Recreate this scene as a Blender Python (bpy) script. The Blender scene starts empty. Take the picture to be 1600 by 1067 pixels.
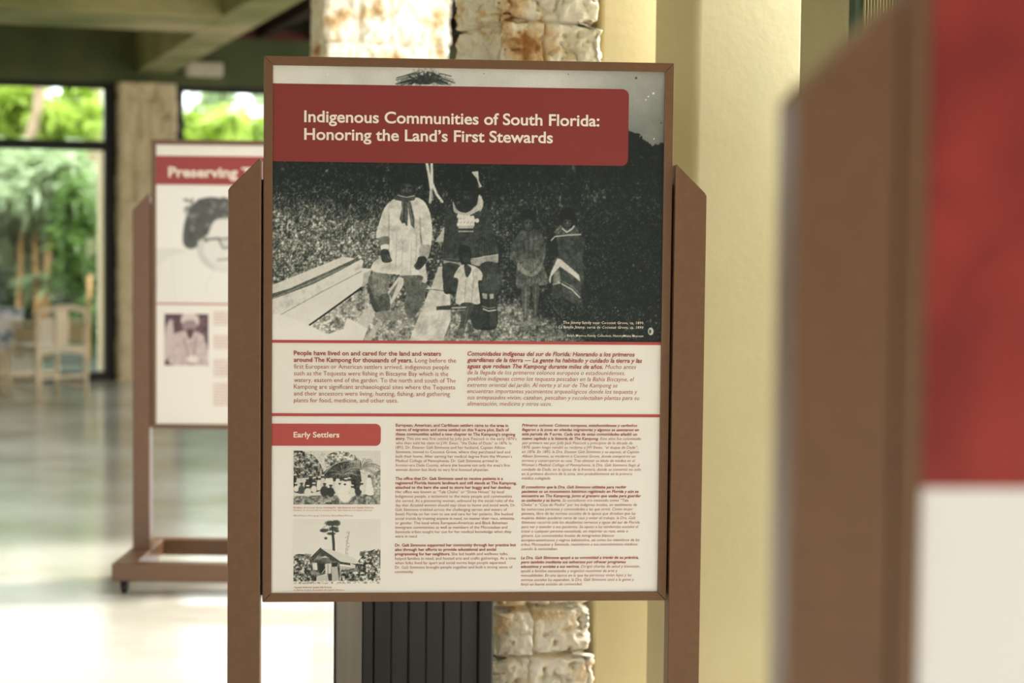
import bpy, math, random
import numpy as np
from math import sin, cos, tan, pi, radians, atan, sqrt
from mathutils import Vector, Matrix

SC = bpy.context.scene
COL = SC.collection

# ------------------------------------------------------------------ camera
EYE = 1.476
FPX = 2900.0
TILT = atan((533.5 - 371.0) / FPX)
ROLL = 0.0105
RM = Matrix.Rotation(pi / 2 - TILT, 3, 'X') @ Matrix.Rotation(ROLL, 3, 'Z')
cam = bpy.data.cameras.new('camera')
cam.sensor_fit = 'HORIZONTAL'
cam.sensor_width = 36.0
cam.lens = FPX / 1600 * 36.0
cam.clip_start = 0.05
cam.clip_end = 400
cam.dof.use_dof = True
cam.dof.focus_distance = 4.17
cam.dof.aperture_fstop = 2.8
cam_ob = bpy.data.objects.new('camera', cam)
cam_ob.matrix_world = Matrix.Translation((0, 0, EYE)) @ RM.to_4x4()
COL.objects.link(cam_ob)
SC.camera = cam_ob

# ------------------------------------------------------------------ light, exposure
world = bpy.data.worlds.new('sky')
SC.world = world
world.use_nodes = True
wn = world.node_tree.nodes
wn['Background'].inputs[0].default_value = (0.95, 0.985, 1.05, 1)
wn['Background'].inputs[1].default_value = 1.72
sun = bpy.data.lights.new('sun', 'SUN')
sun.energy = 1.7
sun.angle = radians(6)
sun.color = (1.0, 0.975, 0.95)
sun_ob = bpy.data.objects.new('sun', sun)
SUN_EL = radians(52)                            # from the right and a little beyond the stands
sd = Vector((.91 * cos(SUN_EL), .42 * cos(SUN_EL), sin(SUN_EL))).normalized()
sun_ob.rotation_euler = sd.to_track_quat('Z', 'Y').to_euler()
sun_ob.location = sd * 30
COL.objects.link(sun_ob)
SC.view_settings.view_transform = 'Standard'
SC.view_settings.look = 'None'
SC.view_settings.gamma = 1.0
SC.view_settings.use_curve_mapping = False
SC.view_settings.exposure = 1.58
SC.cycles.use_denoising = True
SC.cycles.max_bounces = 10
SC.cycles.diffuse_bounces = 6
SC.cycles.transparent_max_bounces = 16
SC.cycles.sample_clamp_indirect = 8

# ------------------------------------------------------------------ measuring helpers
def ray(px, py):
    return RM @ Vector(((px - 800) / FPX, -(py - 533.5) / FPX, -1))
CAMP = Vector((0, 0, EYE))
def P(px, py, Y):                 # the point at distance Y along world y seen at a pixel
    d = ray(px, py)
    return CAMP + d * (Y / d.y)
def FL(px, py, z=0.0):            # the point on a horizontal level
    d = ray(px, py)
    return CAMP + d * ((z - EYE) / d.z)
def on_plane(px, py, p0, n):
    d = ray(px, py)
    return CAMP + d * ((p0 - CAMP).dot(n) / d.dot(n))

AX = radians(18.5)                # the building's own axes
ER = Vector((cos(AX), sin(AX), 0))
ED = Vector((-sin(AX), cos(AX), 0))
G0 = P(100, 595, 18.4); G0.z = 0
def RP(s, t, z):
    return G0 + ER * s + ED * t + Vector((0, 0, z))
def s_at(px, py=400):             # position along the glazed wall seen at a pixel
    return (on_plane(px, py, G0, ED) - G0).dot(ER)
def z_at(px, py):
    return on_plane(px, py, G0, ED).z
RZ = AX

# ------------------------------------------------------------------ mesh helpers
class MB:
    def __init__(s):
        s.v = []; s.f = []
    def add(s, vs, fs, M=None):
        n = len(s.v)
        s.v += [tuple(M @ Vector(v)) if M else tuple(v) for v in vs]
        s.f += [tuple(i + n for i in f) for f in fs]
        return s
    def box(s, x0, x1, y0, y1, z0, z1, b=0.0, M=None):
        if b <= 0:
            vs = [(x, y, z) for z in (z0, z1) for y in (y0, y1) for x in (x0, x1)]
            fs = [(0, 2, 3, 1), (4, 5, 7, 6), (0, 1, 5, 4), (2, 6, 7, 3), (0, 4, 6, 2), (1, 3, 7, 5)]
            return s.add(vs, fs, M)
        b = min(b, (x1 - x0) * .45, (y1 - y0) * .45, (z1 - z0) * .45)
        vs = []; idx = {}
        for ix, X, xi in ((0, x0, x0 + b), (1, x1, x1 - b)):
            for iy, Y, yi in ((0, y0, y0 + b), (1, y1, y1 - b)):
                for iz, Z, zi in ((0, z0, z0 + b), (1, z1, z1 - b)):
                    idx[ix, iy, iz] = len(vs)
                    vs += [(X, yi, zi), (xi, Y, zi), (xi, yi, Z)]
        I = lambda a, k: idx[a] + k
        fs = []
        for ix in (0, 1):
            q = [I((ix, 0, 0), 0), I((ix, 1, 0), 0), I((ix, 1, 1), 0), I((ix, 0, 1), 0)]
            fs.append(q if ix else q[::-1])
            q = [I((0, ix, 0), 1), I((0, ix, 1), 1), I((1, ix, 1), 1), I((1, ix, 0), 1)]
            fs.append(q if ix else q[::-1])
            q = [I((0, 0, ix), 2), I((1, 0, ix), 2), I((1, 1, ix), 2), I((0, 1, ix), 2)]
            fs.append(q if ix else q[::-1])
        for a in (0, 1):
            for c in (0, 1):
                fs.append([I((0, a, c), 1), I((1, a, c), 1), I((1, a, c), 2), I((0, a, c), 2)])
                fs.append([I((a, 0, c), 0), I((a, 1, c), 0), I((a, 1, c), 2), I((a, 0, c), 2)])
                fs.append([I((a, c, 0), 0), I((a, c, 1), 0), I((a, c, 1), 1), I((a, c, 0), 1)])
        for k, i in idx.items():
            fs.append([i, i + 1, i + 2])
        return s.add(vs, fs, M)
    def prism(s, pts, y0, y1, M=None):          # outline in x,z swept along y
        n = len(pts)
        vs = [(x, y0, z) for x, z in pts] + [(x, y1, z) for x, z in pts]
        fs = [tuple(range(n)), tuple(range(2 * n - 1, n - 1, -1))]
        fs += [(i, i + n, (i + 1) % n + n, (i + 1) % n) for i in range(n)]
        return s.add(vs, fs, M)
    def tube(s, pts, r, seg=10, M=None, caps=True):
        pts = [Vector(p) for p in pts]; n = len(pts)
        rs = r if isinstance(r, (list, tuple)) else [r] * n
        vs = []; fs = []
        for i, p in enumerate(pts):
            d = (pts[min(i + 1, n - 1)] - pts[max(i - 1, 0)]).normalized()
            up = Vector((0, 0, 1)) if abs(d.z) < .9 else Vector((1, 0, 0))
            a = d.cross(up).normalized(); b = d.cross(a)
            for k in range(seg):
                t = 2 * pi * k / seg
                vs.append(p + (a * cos(t) + b * sin(t)) * rs[i])
        for i in range(n - 1):
            for k in range(seg):
                fs.append((i * seg + k, i * seg + (k + 1) % seg, (i + 1) * seg + (k + 1) % seg, (i + 1) * seg + k))
        if caps:
            fs.append(tuple(range(seg - 1, -1, -1))); fs.append(tuple(range((n - 1) * seg, n * seg)))
        return s.add(vs, fs, M)
    def bar(s, a, b, w, d, M=None):              # straight bar of rectangular section
        a = Vector(a); b = Vector(b); D = (b - a).normalized()
        up = Vector((0, 0, 1)) if abs(D.z) < .9 else Vector((0, 1, 0))
        x = D.cross(up).normalized() * w / 2; y = D.cross(x).normalized() * d / 2
        vs = [a - x - y, a + x - y, a + x + y, a - x + y, b - x - y, b + x - y, b + x + y, b - x + y]
        return s.add(vs, [(3, 2, 1, 0), (4, 5, 6, 7), (0, 1, 5, 4), (1, 2, 6, 5), (2, 3, 7, 6), (3, 0, 4, 7)], M)
    def build(s, name, m, parent=None, smooth=False):
        me = bpy.data.meshes.new(name)
        me.from_pydata(s.v, [], s.f)
        me.validate(); me.update()
        return link(name, me, m, parent, smooth)

def link(name, me, m, parent=None, smooth=False):
    if m: me.materials.append(m)
    if smooth: me.polygons.foreach_set('use_smooth', [True] * len(me.polygons))
    o = bpy.data.objects.new(name, me)
    COL.objects.link(o)
    if parent: o.parent = parent
    return o
def fix_normals(o):
    import bmesh
    bm = bmesh.new(); bm.from_mesh(o.data)
    bmesh.ops.recalc_face_normals(bm, faces=bm.faces[:]); bm.to_mesh(o.data); bm.free()
    return o
def tag(o, label=None, cat=None, group=None, kind=None):
    if label: o['label'] = label
    if cat: o['category'] = cat
    if group: o['group'] = group
    if kind: o['kind'] = kind
    return o
def empty(name, loc=(0, 0, 0), rz=0.0):
    o = bpy.data.objects.new(name, None)
    o.empty_display_size = .1
    o.location = loc; o.rotation_euler = (0, 0, rz)
    COL.objects.link(o)
    return o
def copy_tree(o, parent=None):
    c = o.copy(); COL.objects.link(c)
    if parent:
        c.parent = parent
    for ch in [x for x in bpy.data.objects if x.parent == o]:
        copy_tree(ch, c)
    return c
def struct(o):
    o['kind'] = 'structure'; return o
def room_box(name, m, s0, s1, t0, t1, z0, z1, b=0.0, parent=None):
    M = Matrix.Translation(G0) @ Matrix.Rotation(RZ, 4, 'Z')
    return MB().box(s0, s1, t0, t1, z0, z1, b, M).build(name, m, parent)

# ------------------------------------------------------------------ materials
def mat(name, col, rough=.5, spec=.5, metal=0.0):
    m = bpy.data.materials.new(name); m.use_nodes = True
    b = m.node_tree.nodes['Principled BSDF']
    b.inputs['Base Color'].default_value = (*col, 1)
    b.inputs['Roughness'].default_value = rough
    b.inputs['Specular IOR Level'].default_value = spec
    b.inputs['Metallic'].default_value = metal
    return m
def noisy(name, cols, scale=4.0, rough=.6, bump=0.0, bscale=None, detail=6, stretch=(1, 1, 1), spec=.4, pos=None, rvar=0.0, dist=0.02):
    """colour ramp over noise in object space, with optional bump"""
    m = mat(name, cols[0], rough, spec); nt = m.node_tree; N = nt.nodes; L = nt.links
    b = N['Principled BSDF']
    tc = N.new('ShaderNodeTexCoord'); mp = N.new('ShaderNodeMapping'); mp.inputs['Scale'].default_value = stretch
    L.new(tc.outputs['Object'], mp.inputs['Vector'])
    nz = N.new('ShaderNodeTexNoise'); nz.inputs['Scale'].default_value = scale; nz.inputs['Detail'].default_value = detail
    nz.inputs['Roughness'].default_value = .6
    L.new(mp.outputs[0], nz.inputs['Vector'])
    rp = N.new('ShaderNodeValToRGB'); L.new(nz.outputs['Fac'], rp.inputs[0])
    e = rp.color_ramp.elements
    pos = pos or [.3 + .4 * i / max(1, len(cols) - 1) for i in range(len(cols))]
    e[0].position = pos[0]; e[0].color = (*cols[0], 1); e[1].position = pos[-1]; e[1].color = (*cols[-1], 1)
    for p_, c_ in zip(pos[1:-1], cols[1:-1]):
        x = e.new(p_); x.color = (*c_, 1)
    L.new(rp.outputs[0], b.inputs['Base Color'])
    if rvar:
        mr = N.new('ShaderNodeMapRange'); mr.inputs[1].default_value = .3; mr.inputs[2].default_value = .7
        mr.inputs[3].default_value = rough - rvar; mr.inputs[4].default_value = rough + rvar
        L.new(nz.outputs['Fac'], mr.inputs[0]); L.new(mr.outputs[0], b.inputs['Roughness'])
    if bump:
        nb = N.new('ShaderNodeTexNoise'); nb.inputs['Scale'].default_value = bscale or scale * 4; nb.inputs['Detail'].default_value = 6
        L.new(mp.outputs[0], nb.inputs['Vector'])
        bp = N.new('ShaderNodeBump'); bp.inputs['Strength'].default_value = bump; bp.inputs['Distance'].default_value = dist
        L.new(nb.outputs['Fac'], bp.inputs['Height']); L.new(bp.outputs[0], b.inputs['Normal'])
    return m
def attr_mat(name, rough=.4, spec=.4):
    m = mat(name, (.5, .5, .5), rough, spec)
    a = m.node_tree.nodes.new('ShaderNodeAttribute'); a.attribute_name = 'ink'
    m.node_tree.links.new(a.outputs['Color'], m.node_tree.nodes['Principled BSDF'].inputs['Base Color'])
    return m
def lin(r, g, b):
    f = lambda c: (c / 255 / 12.92) if c / 255 <= .04045 else ((c / 255 + .055) / 1.055) ** 2.4
    return (f(r), f(g), f(b))

M_brown = noisy('brown_powder_coat', [(.145, .069, .029), (.17, .083, .036)], 60, .36, .08, 500, dist=.001)
M_brown.node_tree.nodes['Principled BSDF'].inputs['Specular IOR Level'].default_value = .5
M_paper = mat('cream_print', (.86, .815, .755), .38, .35)
M_red = mat('red_ink', (.47, .080, .070), .38, .35)
M_mid_red = mat('mid_red_ink', (.34, .055, .055), .38, .3)
M_deep_red = mat('deep_red_ink', (.235, .034, .030), .38, .35)
M_text = mat('brown_red_text_ink', (.36, .062, .045), .45, .3)
M_lightbody = mat('thin_text_ink', (.42, .10, .08), .45, .3)
M_white = mat('cream_text_ink', (.88, .78, .66), .45, .3)
M_photo = attr_mat('photo_ink', .36, .4)
M_black = mat('black_rubber', (.012, .012, .013), .5)
M_steel = mat('dark_steel', (.05, .05, .05), .35, .5, .8)
M_frame_black = mat('black_window_metal', (.010, .009, .008), .45)
M_concrete = noisy('stained_concrete', [(.13, .19, .05), (.36, .34, .15), (.62, .52, .30)], .8, .85, .3, 30)
M_header = noisy('greenish_concrete', [(.07, .092, .035), (.14, .155, .065)], 1.5, .85, .2, 20)
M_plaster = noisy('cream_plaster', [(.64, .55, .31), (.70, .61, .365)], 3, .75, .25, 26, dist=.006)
M_wood_dark = noisy('dark_red_wood', [(.020, .010, .007), (.045, .018, .012)], 3, .6, .2, 30, stretch=(1, .1, 1))
M_redwood = mat('red_painted_wood', (.10, .018, .012), .6)
M_fixture = mat('off_white_plastic', (.62, .55, .42), .5)

def floor_material():
    m = noisy('polished_concrete', [(.42, .385, .29), (.56, .525, .43), (.66, .62, .53)], .9, .17, .02, 3, detail=8, spec=.5, rvar=.05)
    return m
M_floor = floor_material()
M_terrace = noisy('pale_terrace_paving', [(.62, .58, .49), (.70, .66, .57)], .8, .8)

def glass_material():
    m = bpy.data.materials.new('window_glass'); m.use_nodes = True
    N = m.node_tree.nodes; L = m.node_tree.links
    N.remove(N['Principled BSDF'])
    tr = N.new('ShaderNodeBsdfTransparent'); tr.inputs[0].default_value = (.95, .97, .95, 1)
    gl = N.new('ShaderNodeBsdfGlossy'); gl.inputs['Roughness'].default_value = .02
    fr = N.new('ShaderNodeFresnel'); fr.inputs[0].default_value = 1.4
    mx = N.new('ShaderNodeMixShader')
    L.new(fr.outputs[0], mx.inputs[0]); L.new(tr.outputs[0], mx.inputs[1]); L.new(gl.outputs[0], mx.inputs[2])
    L.new(mx.outputs[0], N['Material Output'].inputs[0])
    return m
M_glass = glass_material()

# ------------------------------------------------------------------ room shell
S_L, S_R = -9.0, 9.0
T_FRONT = -21.3            # the roof's front edge
T_FLOOR = -26.5
GAP0, GAP1 = -17.2, -9.6          # roof opening out of view, shaped to let sun onto the floor
b = MB().box(S_L, S_R, T_FLOOR, .25, -.12, 0, 0, Matrix.Translation(G0) @ Matrix.Rotation(RZ, 4, 'Z'))
struct(b.build('floor', M_floor))
M_room = Matrix.Translation(G0) @ Matrix.Rotation(RZ, 4, 'Z')

Z_HEAD = z_at(100, 126)
Z_BEAM = 3.08
S_B1 = s_at(270, 110)
Z_HDR = z_at(400, 62)
# header wall above the glazing, from left to right
struct(room_box('wall_back', M_header, S_L, S_R, 0, .30, Z_HEAD, 4.0))
struct(room_box('wall_left', M_plaster, S_L - .25, S_L, T_FRONT, .30, -.1, 4.0))
struct(room_box('wall_front_added', mat('light_block_boards', (.05, .035, .022), .7), S_L, 14, T_FLOOR - .3, T_FLOOR, -.1, 6.0))  # unseen dark wall added behind the camera to hold back front light
struct(room_box('wall_right', M_plaster, 12.0, 12.25, T_FLOOR, .3, -.2, 2.6))
# concrete ceiling with beams on the left, boarded ceiling on the right
struct(room_box('ceiling', M_concrete, S_L, S_B1 - .36, T_FRONT, .3, 3.85, 4.0))
struct(room_box('ceiling_beam', M_concrete, S_B1 - .36, S_B1, -10.6, .05, Z_BEAM, 4.0, .01))
struct(room_box('ceiling_beam', M_concrete, S_B1 - .36, S_B1, T_FRONT, GAP0, 3.48, 4.0, .01))
tn = (on_plane(150, 400, G0, ED) - G0)
def t_beam(py, z=Z_BEAM):
    p = FL(150, py, z); return (p - G0).dot(ED)
tb0, tb1 = t_beam(17), t_beam(44)
for k, (a, c) in enumerate(((tb0, tb1), (tb0 - 5.2, tb1 - 5.2))):
    struct(room_box('ceiling_beam', M_concrete, S_L, S_B1 - .36, a, c, Z_BEAM, 3.86, .01))
for a, c, nb in ((T_FRONT, GAP0, 40), (GAP1, -.005, 60)):  # near boards are unseen, added to bound the sun pool
    bd = MB()
    for i in range(nb):
        s0 = S_B1 + .002 + i * .13
        bd.box(s0, s0 + .126, a, c, 3.62, 3.66, .004, M_room)
    struct(bd.build('ceiling_boards', M_wood_dark))
    for i in range(nb // 4):
        s0 = S_B1 + .28 + i * .55
        struct(room_box('ceiling_joist', M_wood_dark, s0, s0 + .09, a, c - .06, 3.46, 3.62, .005))
struct(room_box('trim_1', M_redwood, S_B1, S_R, -.06, 0.0, Z_HDR, Z_HDR + .10, .005))
# terrace outside, sunlit, behind the camera and to the right of the open side
tr = MB().box(-60, 60, -60, 16, -.20, -.13)
tr.build('terrace', M_terrace)['kind'] = 'structure'

# ------------------------------------------------------------------ glazed wall
sA0, sA1 = s_at(164), s_at(183)         # stile right of the first opening
sP0, sP1 = s_at(183), s_at(273)         # stone pier
Z_TR0, Z_TR1 = z_at(100, 233.5), z_at(100, 217.5)
Z_H0 = z_at(100, 136)
def glazed(name, s0, s1, n, stile=.10):
    root = empty(name, RP((s0 + s1) / 2, .12, 0), RZ)
    w = (s1 - s0) / 2
    f = MB()
    f.box(-w, w, -.05, .05, Z_H0, Z_HEAD + .02, .004)
    f.box(-w, w, -.05, .05, 0.0, .09, .004)
    f.box(-w, w, -.05, .05, Z_TR0, Z_TR1, .004)
    pitch = (2 * w - stile) / n
    for i in range(n + 1):
        f.box(-w + i * pitch, -w + i * pitch + stile, -.055, .055, 0, Z_HEAD, .004)
    f.build('window_frame', M_frame_black, root)
    for i in range(n):
        a, c = -w + i * pitch + stile, -w + (i + 1) * pitch
        MB().box(a, c, -.004, .004, .09, Z_TR0).build('pane', M_glass, root)
        MB().box(a, c, -.004, .004, Z_TR1, Z_H0).build('pane', M_glass, root)
    struct(root)
    return root
glazed('window_1', sA1 - 2 * 2.35, sA1 + .03, 2, stile=sA1 + .03 - sA0)
glazed('window_2', sP1, sP1 + 2.6, 1)
glazed('window_3', sP1 + 2.6 + .58, S_R, 2)
glazed('window_4', S_L, sA1 - 2 * 2.35 - .58, 1)

# ------------------------------------------------------------------ numpy noise
def vnoise(h, w, scale, seed, scaley=None):
    rs = np.random.RandomState(seed)
    sy = scaley or scale
    gh, gw = int(h / sy) + 3, int(w / scale) + 3
    g = rs.rand(gh, gw)
    y = np.arange(h) / sy; x = np.arange(w) / scale
    yi = y.astype(int); xi = x.astype(int)
    fy = y - yi; fx = x - xi
    fy = fy * fy * (3 - 2 * fy); fx = fx * fx * (3 - 2 * fx)
    a = g[np.ix_(yi, xi)]; b_ = g[np.ix_(yi, xi + 1)]; c = g[np.ix_(yi + 1, xi)]; d = g[np.ix_(yi + 1, xi + 1)]
    fx = fx[None]; fy = fy[:, None]
    return (a * (1 - fx) + b_ * fx) * (1 - fy) + (c * (1 - fx) + d * fx) * fy
def fbm(h, w, scale, seed, oct=4, gain=.55):
    r = np.zeros((h, w)); a = 1; t = 0
    for i in range(oct):
        r += a * vnoise(h, w, max(scale / 2 ** i, 1.01), seed + 31 * i); t += a; a *= gain
    return r / t

# ------------------------------------------------------------------ coral stone columns
def coral_material(name, cols, pos, sc):
    m = noisy(name, cols, sc, .9, .7, sc * 5, pos=pos, spec=.15, dist=.012)
    return m
M_coral = coral_material('coral_stone', [(.40, .19, .07), (.74, .54, .30), (.88, .82, .66), (.92, .88, .77)], [.32, .39, .46, .7], 6)
M_coral_pier = coral_material('tan_coral_stone', [(.46, .31, .16), (.76, .62, .38), (.84, .70, .46)], [.28, .42, .6], 4)  # tan coral stone for the pier between the windows
def coral_column(name, w, d, H, course, seed, m, res=.006, rough=.012, groove=.02, offs=0.0, pit=.012, jw=.011):
    """rough blocks: front, left, right, back walls of one closed skin, w wide, d deep"""
    rnd = random.Random(seed)
    per = 2 * (w + d)
    nx = int(per / res); nz = int(H / res)
    hgt = np.zeros((nz, nx))
    u = np.arange(nx) * per / nx
    z = np.arange(nz) * H / (nz - 1)
    # block joints
    nc = int(H / course) + 2
    jit = [rnd.uniform(-.012, .012) for _ in range(nc)]
    edges = [k * course + offs + jit[k] for k in range(nc)]
    joint = np.ones((nz, nx)) * 9
    wob = (vnoise(nz, nx, .05 / res, seed + 5) - .5) * .012
    bump_off = np.zeros((nz, nx))
    for k in range(-1, nc):
        e0 = edges[k] if k >= 0 else -9
        e1 = edges[k + 1] if k + 1 < nc else 99
        rows = (z >= e0) & (z < e1)
        if not rows.any(): continue
        rr = np.where(rows)[0]
        dz = np.minimum(z[rr] - e0, e1 - z[rr])[:, None] + 0 * u[None]
        # vertical joints, always one at each corner
        cuts = []
        for a, L_ in ((0, w), (w, d), (w + d, w), (2 * w + d, d)):
            cuts.append(a - .05 if False else a)
            x_ = a + rnd.uniform(.35, .6) * min(L_, .34)
            while x_ < a + L_ - .07:
                cuts.append(x_); x_ += rnd.uniform(.09, .22)
        cuts = np.array(cuts + [per])
        du = np.abs(u[:, None] - cuts[None]).min(1)
        corner = np.array([0, w, w + d, 2 * w + d, per])
        dc = np.abs(u[:, None] - corner[None]).min(1)
        du = np.where(du == dc, .02 + du, du)      # corners are whole stones
        blk = np.searchsorted(cuts, u, 'right')
        off = np.array([rnd.uniform(-.008, .010) for _ in range(len(cuts) + 2)])
        bump_off[rr] = off[blk][None]
        joint[rr] = np.minimum(dz, du[None]) 
    joint = joint + wob
    g = np.clip(1 - joint / jw, 0, 1) ** .7
    n1 = fbm(nz, nx, .05 / res, seed + 1, 4, .7)
    n2 = vnoise(nz, nx, .016 / res, seed + 2)
    n3 = fbm(nz, nx, .022 / res, seed + 3, 2)
    pits = np.clip((.40 - n1) / .10, 0, 1) + np.clip((.24 - n3) / .06, 0, 1)
    hgt = (n1 - .5) * rough * 2.6 + (n2 - .5) * rough * .9 + bump_off - g * groove - pits * pit
    vs = np.zeros((nz, nx, 3))
    r = .02
    for (a, L_, p0, dirv, nrm) in ((0, w, (-w / 2, -d / 2), (1, 0), (0, -1)), (w, d, (w / 2, -d / 2), (0, 1), (1, 0)),
                                   (w + d, w, (w / 2, d / 2), (-1, 0), (0, 1)), (2 * w + d, d, (-w / 2, d / 2), (0, -1), (-1, 0))):
        k = (u >= a - 1e-9) & (u < a + L_ - 1e-9)
        q = u[k] - a
        e = np.minimum(q, L_ - q)                      # soften the corners
        ins = np.where(e < r, (r - np.sqrt(np.maximum(r * r - (r - e) ** 2, 0))), 0)
        h_ = hgt[:, k] - ins[None]
        vs[:, k, 0] = p0[0] + q[None] * dirv[0] + h_ * nrm[0]
        vs[:, k, 1] = p0[1] + q[None] * dirv[1] + h_ * nrm[1]
    vs[:, :, 2] = z[:, None]
    I = np.arange(nz * nx).reshape(nz, nx)
    J = np.roll(I, -1, 1)
    f = np.stack([I[:-1], J[:-1], J[1:], I[1:]], -1).reshape(-1, 4)
    me = np_mesh(name, vs.reshape(-1, 3), f)
    return link(name, me, m, None, True)
def np_mesh(name, v, f, uvcol=None):
    me = bpy.data.meshes.new(name)
    me.vertices.add(len(v)); me.vertices.foreach_set('co', np.asarray(v, np.float32).ravel())
    n = f.shape[1]
    me.loops.add(f.size); me.loops.foreach_set('vertex_index', f.astype(np.int32).ravel())
    me.polygons.add(len(f)); me.polygons.foreach_set('loop_start', np.arange(0, f.size, n, dtype=np.int32))
    me.update(calc_edges=True)
    if uvcol is not None:
        a = me.attributes.new('ink', 'FLOAT_COLOR', 'POINT')
        c = np.ones((len(v), 4), np.float32); c[:, :3] = uvcol
        a.data.foreach_set('color', c.ravel())
    return me
def place_col(o, corner, w, d):        # corner = the near left corner on the floor
    c = corner + ER * (w / 2) + ED * (d / 2)
    o.location = (c.x, c.y, 0); o.rotation_euler = (0, 0, RZ)
D2 = 5.05
c2 = P(785, 60, D2); c2.z = 0
w2 = (150 / FPX * D2) / cos(AX) * 1.01
o = coral_column('stone_column', w2, .44, Z_BEAM, .146, 11, M_coral, .0045, .016, groove=.05, offs=.015, pit=.02, jw=.009)
place_col(o, c2, w2, .44)
tag(o, 'rough coral stone column just behind the centre display, beside the cream plaster', 'column')
D1 = 8.0
c1 = P(509, 60, D1); c1.z = 0
w1 = (184 / FPX * D1) / cos(AX) * 1.03
o = coral_column('stone_column', w1, .31, Z_BEAM, .25, 5, M_coral, .010, .009, offs=.05)
place_col(o, c1, w1, .31)
tag(o, 'bright white coral stone column farther back, left of the nearer coral column', 'column')
# pier between the windows
wp = sP1 - sP0
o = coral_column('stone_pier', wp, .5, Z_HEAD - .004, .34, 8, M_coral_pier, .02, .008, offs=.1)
pc = RP((sP0 + sP1) / 2, .12, 0); o.location = pc; o.rotation_euler = (0, 0, RZ)
tag(o, 'tan coral block pier between the two garden windows', 'pier')

# ------------------------------------------------------------------ plaster piers on the right
def plaster_pier(corner, w, d, H, label, mm=None, r=.02):
    m = MB()
    # plan outline with rounded corners, swept upward
    pts = []
    for (cx, cy, a0) in ((w - r, r, -90), (w - r, d - r, 0), (r, d - r, 90), (r, r, 180)):
        for k in range(6):
            a = radians(a0 + 18 * k); pts.append((cx + r * cos(a), cy + r * sin(a)))
    n = len(pts)
    vs = [(x, y, 0) for x, y in pts] + [(x, y, H) for x, y in pts]
    fs = [tuple(range(n - 1, -1, -1)), tuple(range(n, 2 * n))] + [(i, (i + 1) % n, (i + 1) % n + n, i + n) for i in range(n)]
    m.add(vs, fs)
    o = m.build('plaster_pier', mm or M_plaster, None, False)
    for p in o.data.polygons:
        if len(p.vertices) == 4: p.use_smooth = True
    o.location = corner; o.rotation_euler = (0, 0, RZ)
    tag(o, label, 'pier')
    return o
def corner_at(px, Y):
    p = P(px, 400, Y); p.z = 0; return p
cA = c2 + ER * (w2 + .024) + ED * .035
pAe = on_plane(1024, 400, cA, ED)
plaster_pier(cA, (pAe - cA).dot(ER), .18, 3.46, 'narrow cream plaster pier right against the coral stone column', r=.008)
cC = corner_at(1081, 4.75)
wC = (on_plane(1252, 400, cC, ED) - cC).dot(ER)
plaster_pier(cC, wC, .275, 3.46, 'wide cream plaster pier between the centre display and the blurred right display', r=.02)
cD = corner_at(1316, 4.25)
wD = .5
M_plaster_rough = noisy('rough_shaded_plaster', [(.42, .37, .22), (.49, .44, .27)], 3, .8, .6, 14, dist=.012)  # darker copy of the cream plaster, its shade put into the colour
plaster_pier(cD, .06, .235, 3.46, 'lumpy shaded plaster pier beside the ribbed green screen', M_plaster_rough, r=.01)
# ribbed screen
m = MB()
nr = 44
for i in range(nr):
    x0 = .02 + i * .0078
    m.box(x0, x0 + .0026, -.008, .0, .02, 3.40)
sc_root = empty('ribbed_screen', cD - ED * .036, RZ)
M_rib = mat('gold_edged_rib', (.36, .30, .13), .4)
M_ribback = mat('dark_green_backing', (.03, .06, .03), .5)
m.build('ribs', M_rib, sc_root)
MB().box(.0, nr * .0078 + .03, 0.0, .03, 0.0, 3.44, .003).build('backing', M_ribback, sc_root)
tag(sc_root, 'dark green vertically ribbed screen above the blurred right display', 'screen')

# ------------------------------------------------------------------ dark plank door
def plank_door():
    c = P(525, 1000, 4.86); c.z = 0
    root = empty('plank_door', c, radians(6))
    W = (on_plane(770, 1000, c, Vector((-sin(radians(6)), cos(radians(6)), 0))) - c).xy.length
    Md = noisy('weathered_black_wood', [(.018, .020, .018), (.034, .036, .032), (.05, .05, .044)], 5, .55, .3, 30, stretch=(1, 1, .12), dist=.003)
    Mg = noisy('weathered_grey_wood', [(.19, .165, .13), (.30, .265, .215)], 12, .7, .2, 40, stretch=(1, 1, .08), dist=.002)
    H = 1.92
    g = (40 / 245) * W
    MB().box(0.0, g, -.012, .03, .03, H, .003).build('edge_board', Mg, root)
    MB().box(-.006, 0.0, -.006, .02, .03, H).build('edge_strip', M_frame_black, root)
    MB().box(g + .001, g + (17 / 245) * W, -.004, .026, .03, H, .003).build('stile', Md, root)
    MB().box((223 / 245) * W, W, -.006, .028, .03, H, .004).build('stile', Md, root)
    p = MB()
    x0 = g + (17 / 245) * W + .002; x1 = (222 / 245) * W
    n = 6; pw = (x1 - x0) / n
    for i in range(n):
        p.box(x0 + i * pw + .001, x0 + (i + 1) * pw - .001, .003 + .002 * (i % 2), .024, .05, H - .03, .003)
    p.build('plank_panel', Md, root)
    MB().box(0.0, W, .024, .034, .0, H).build('backing', M_frame_black, root)
    tag(root, 'black vertical plank door leaf with grey edge board, below the centre display', 'door')
plank_door()

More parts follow.
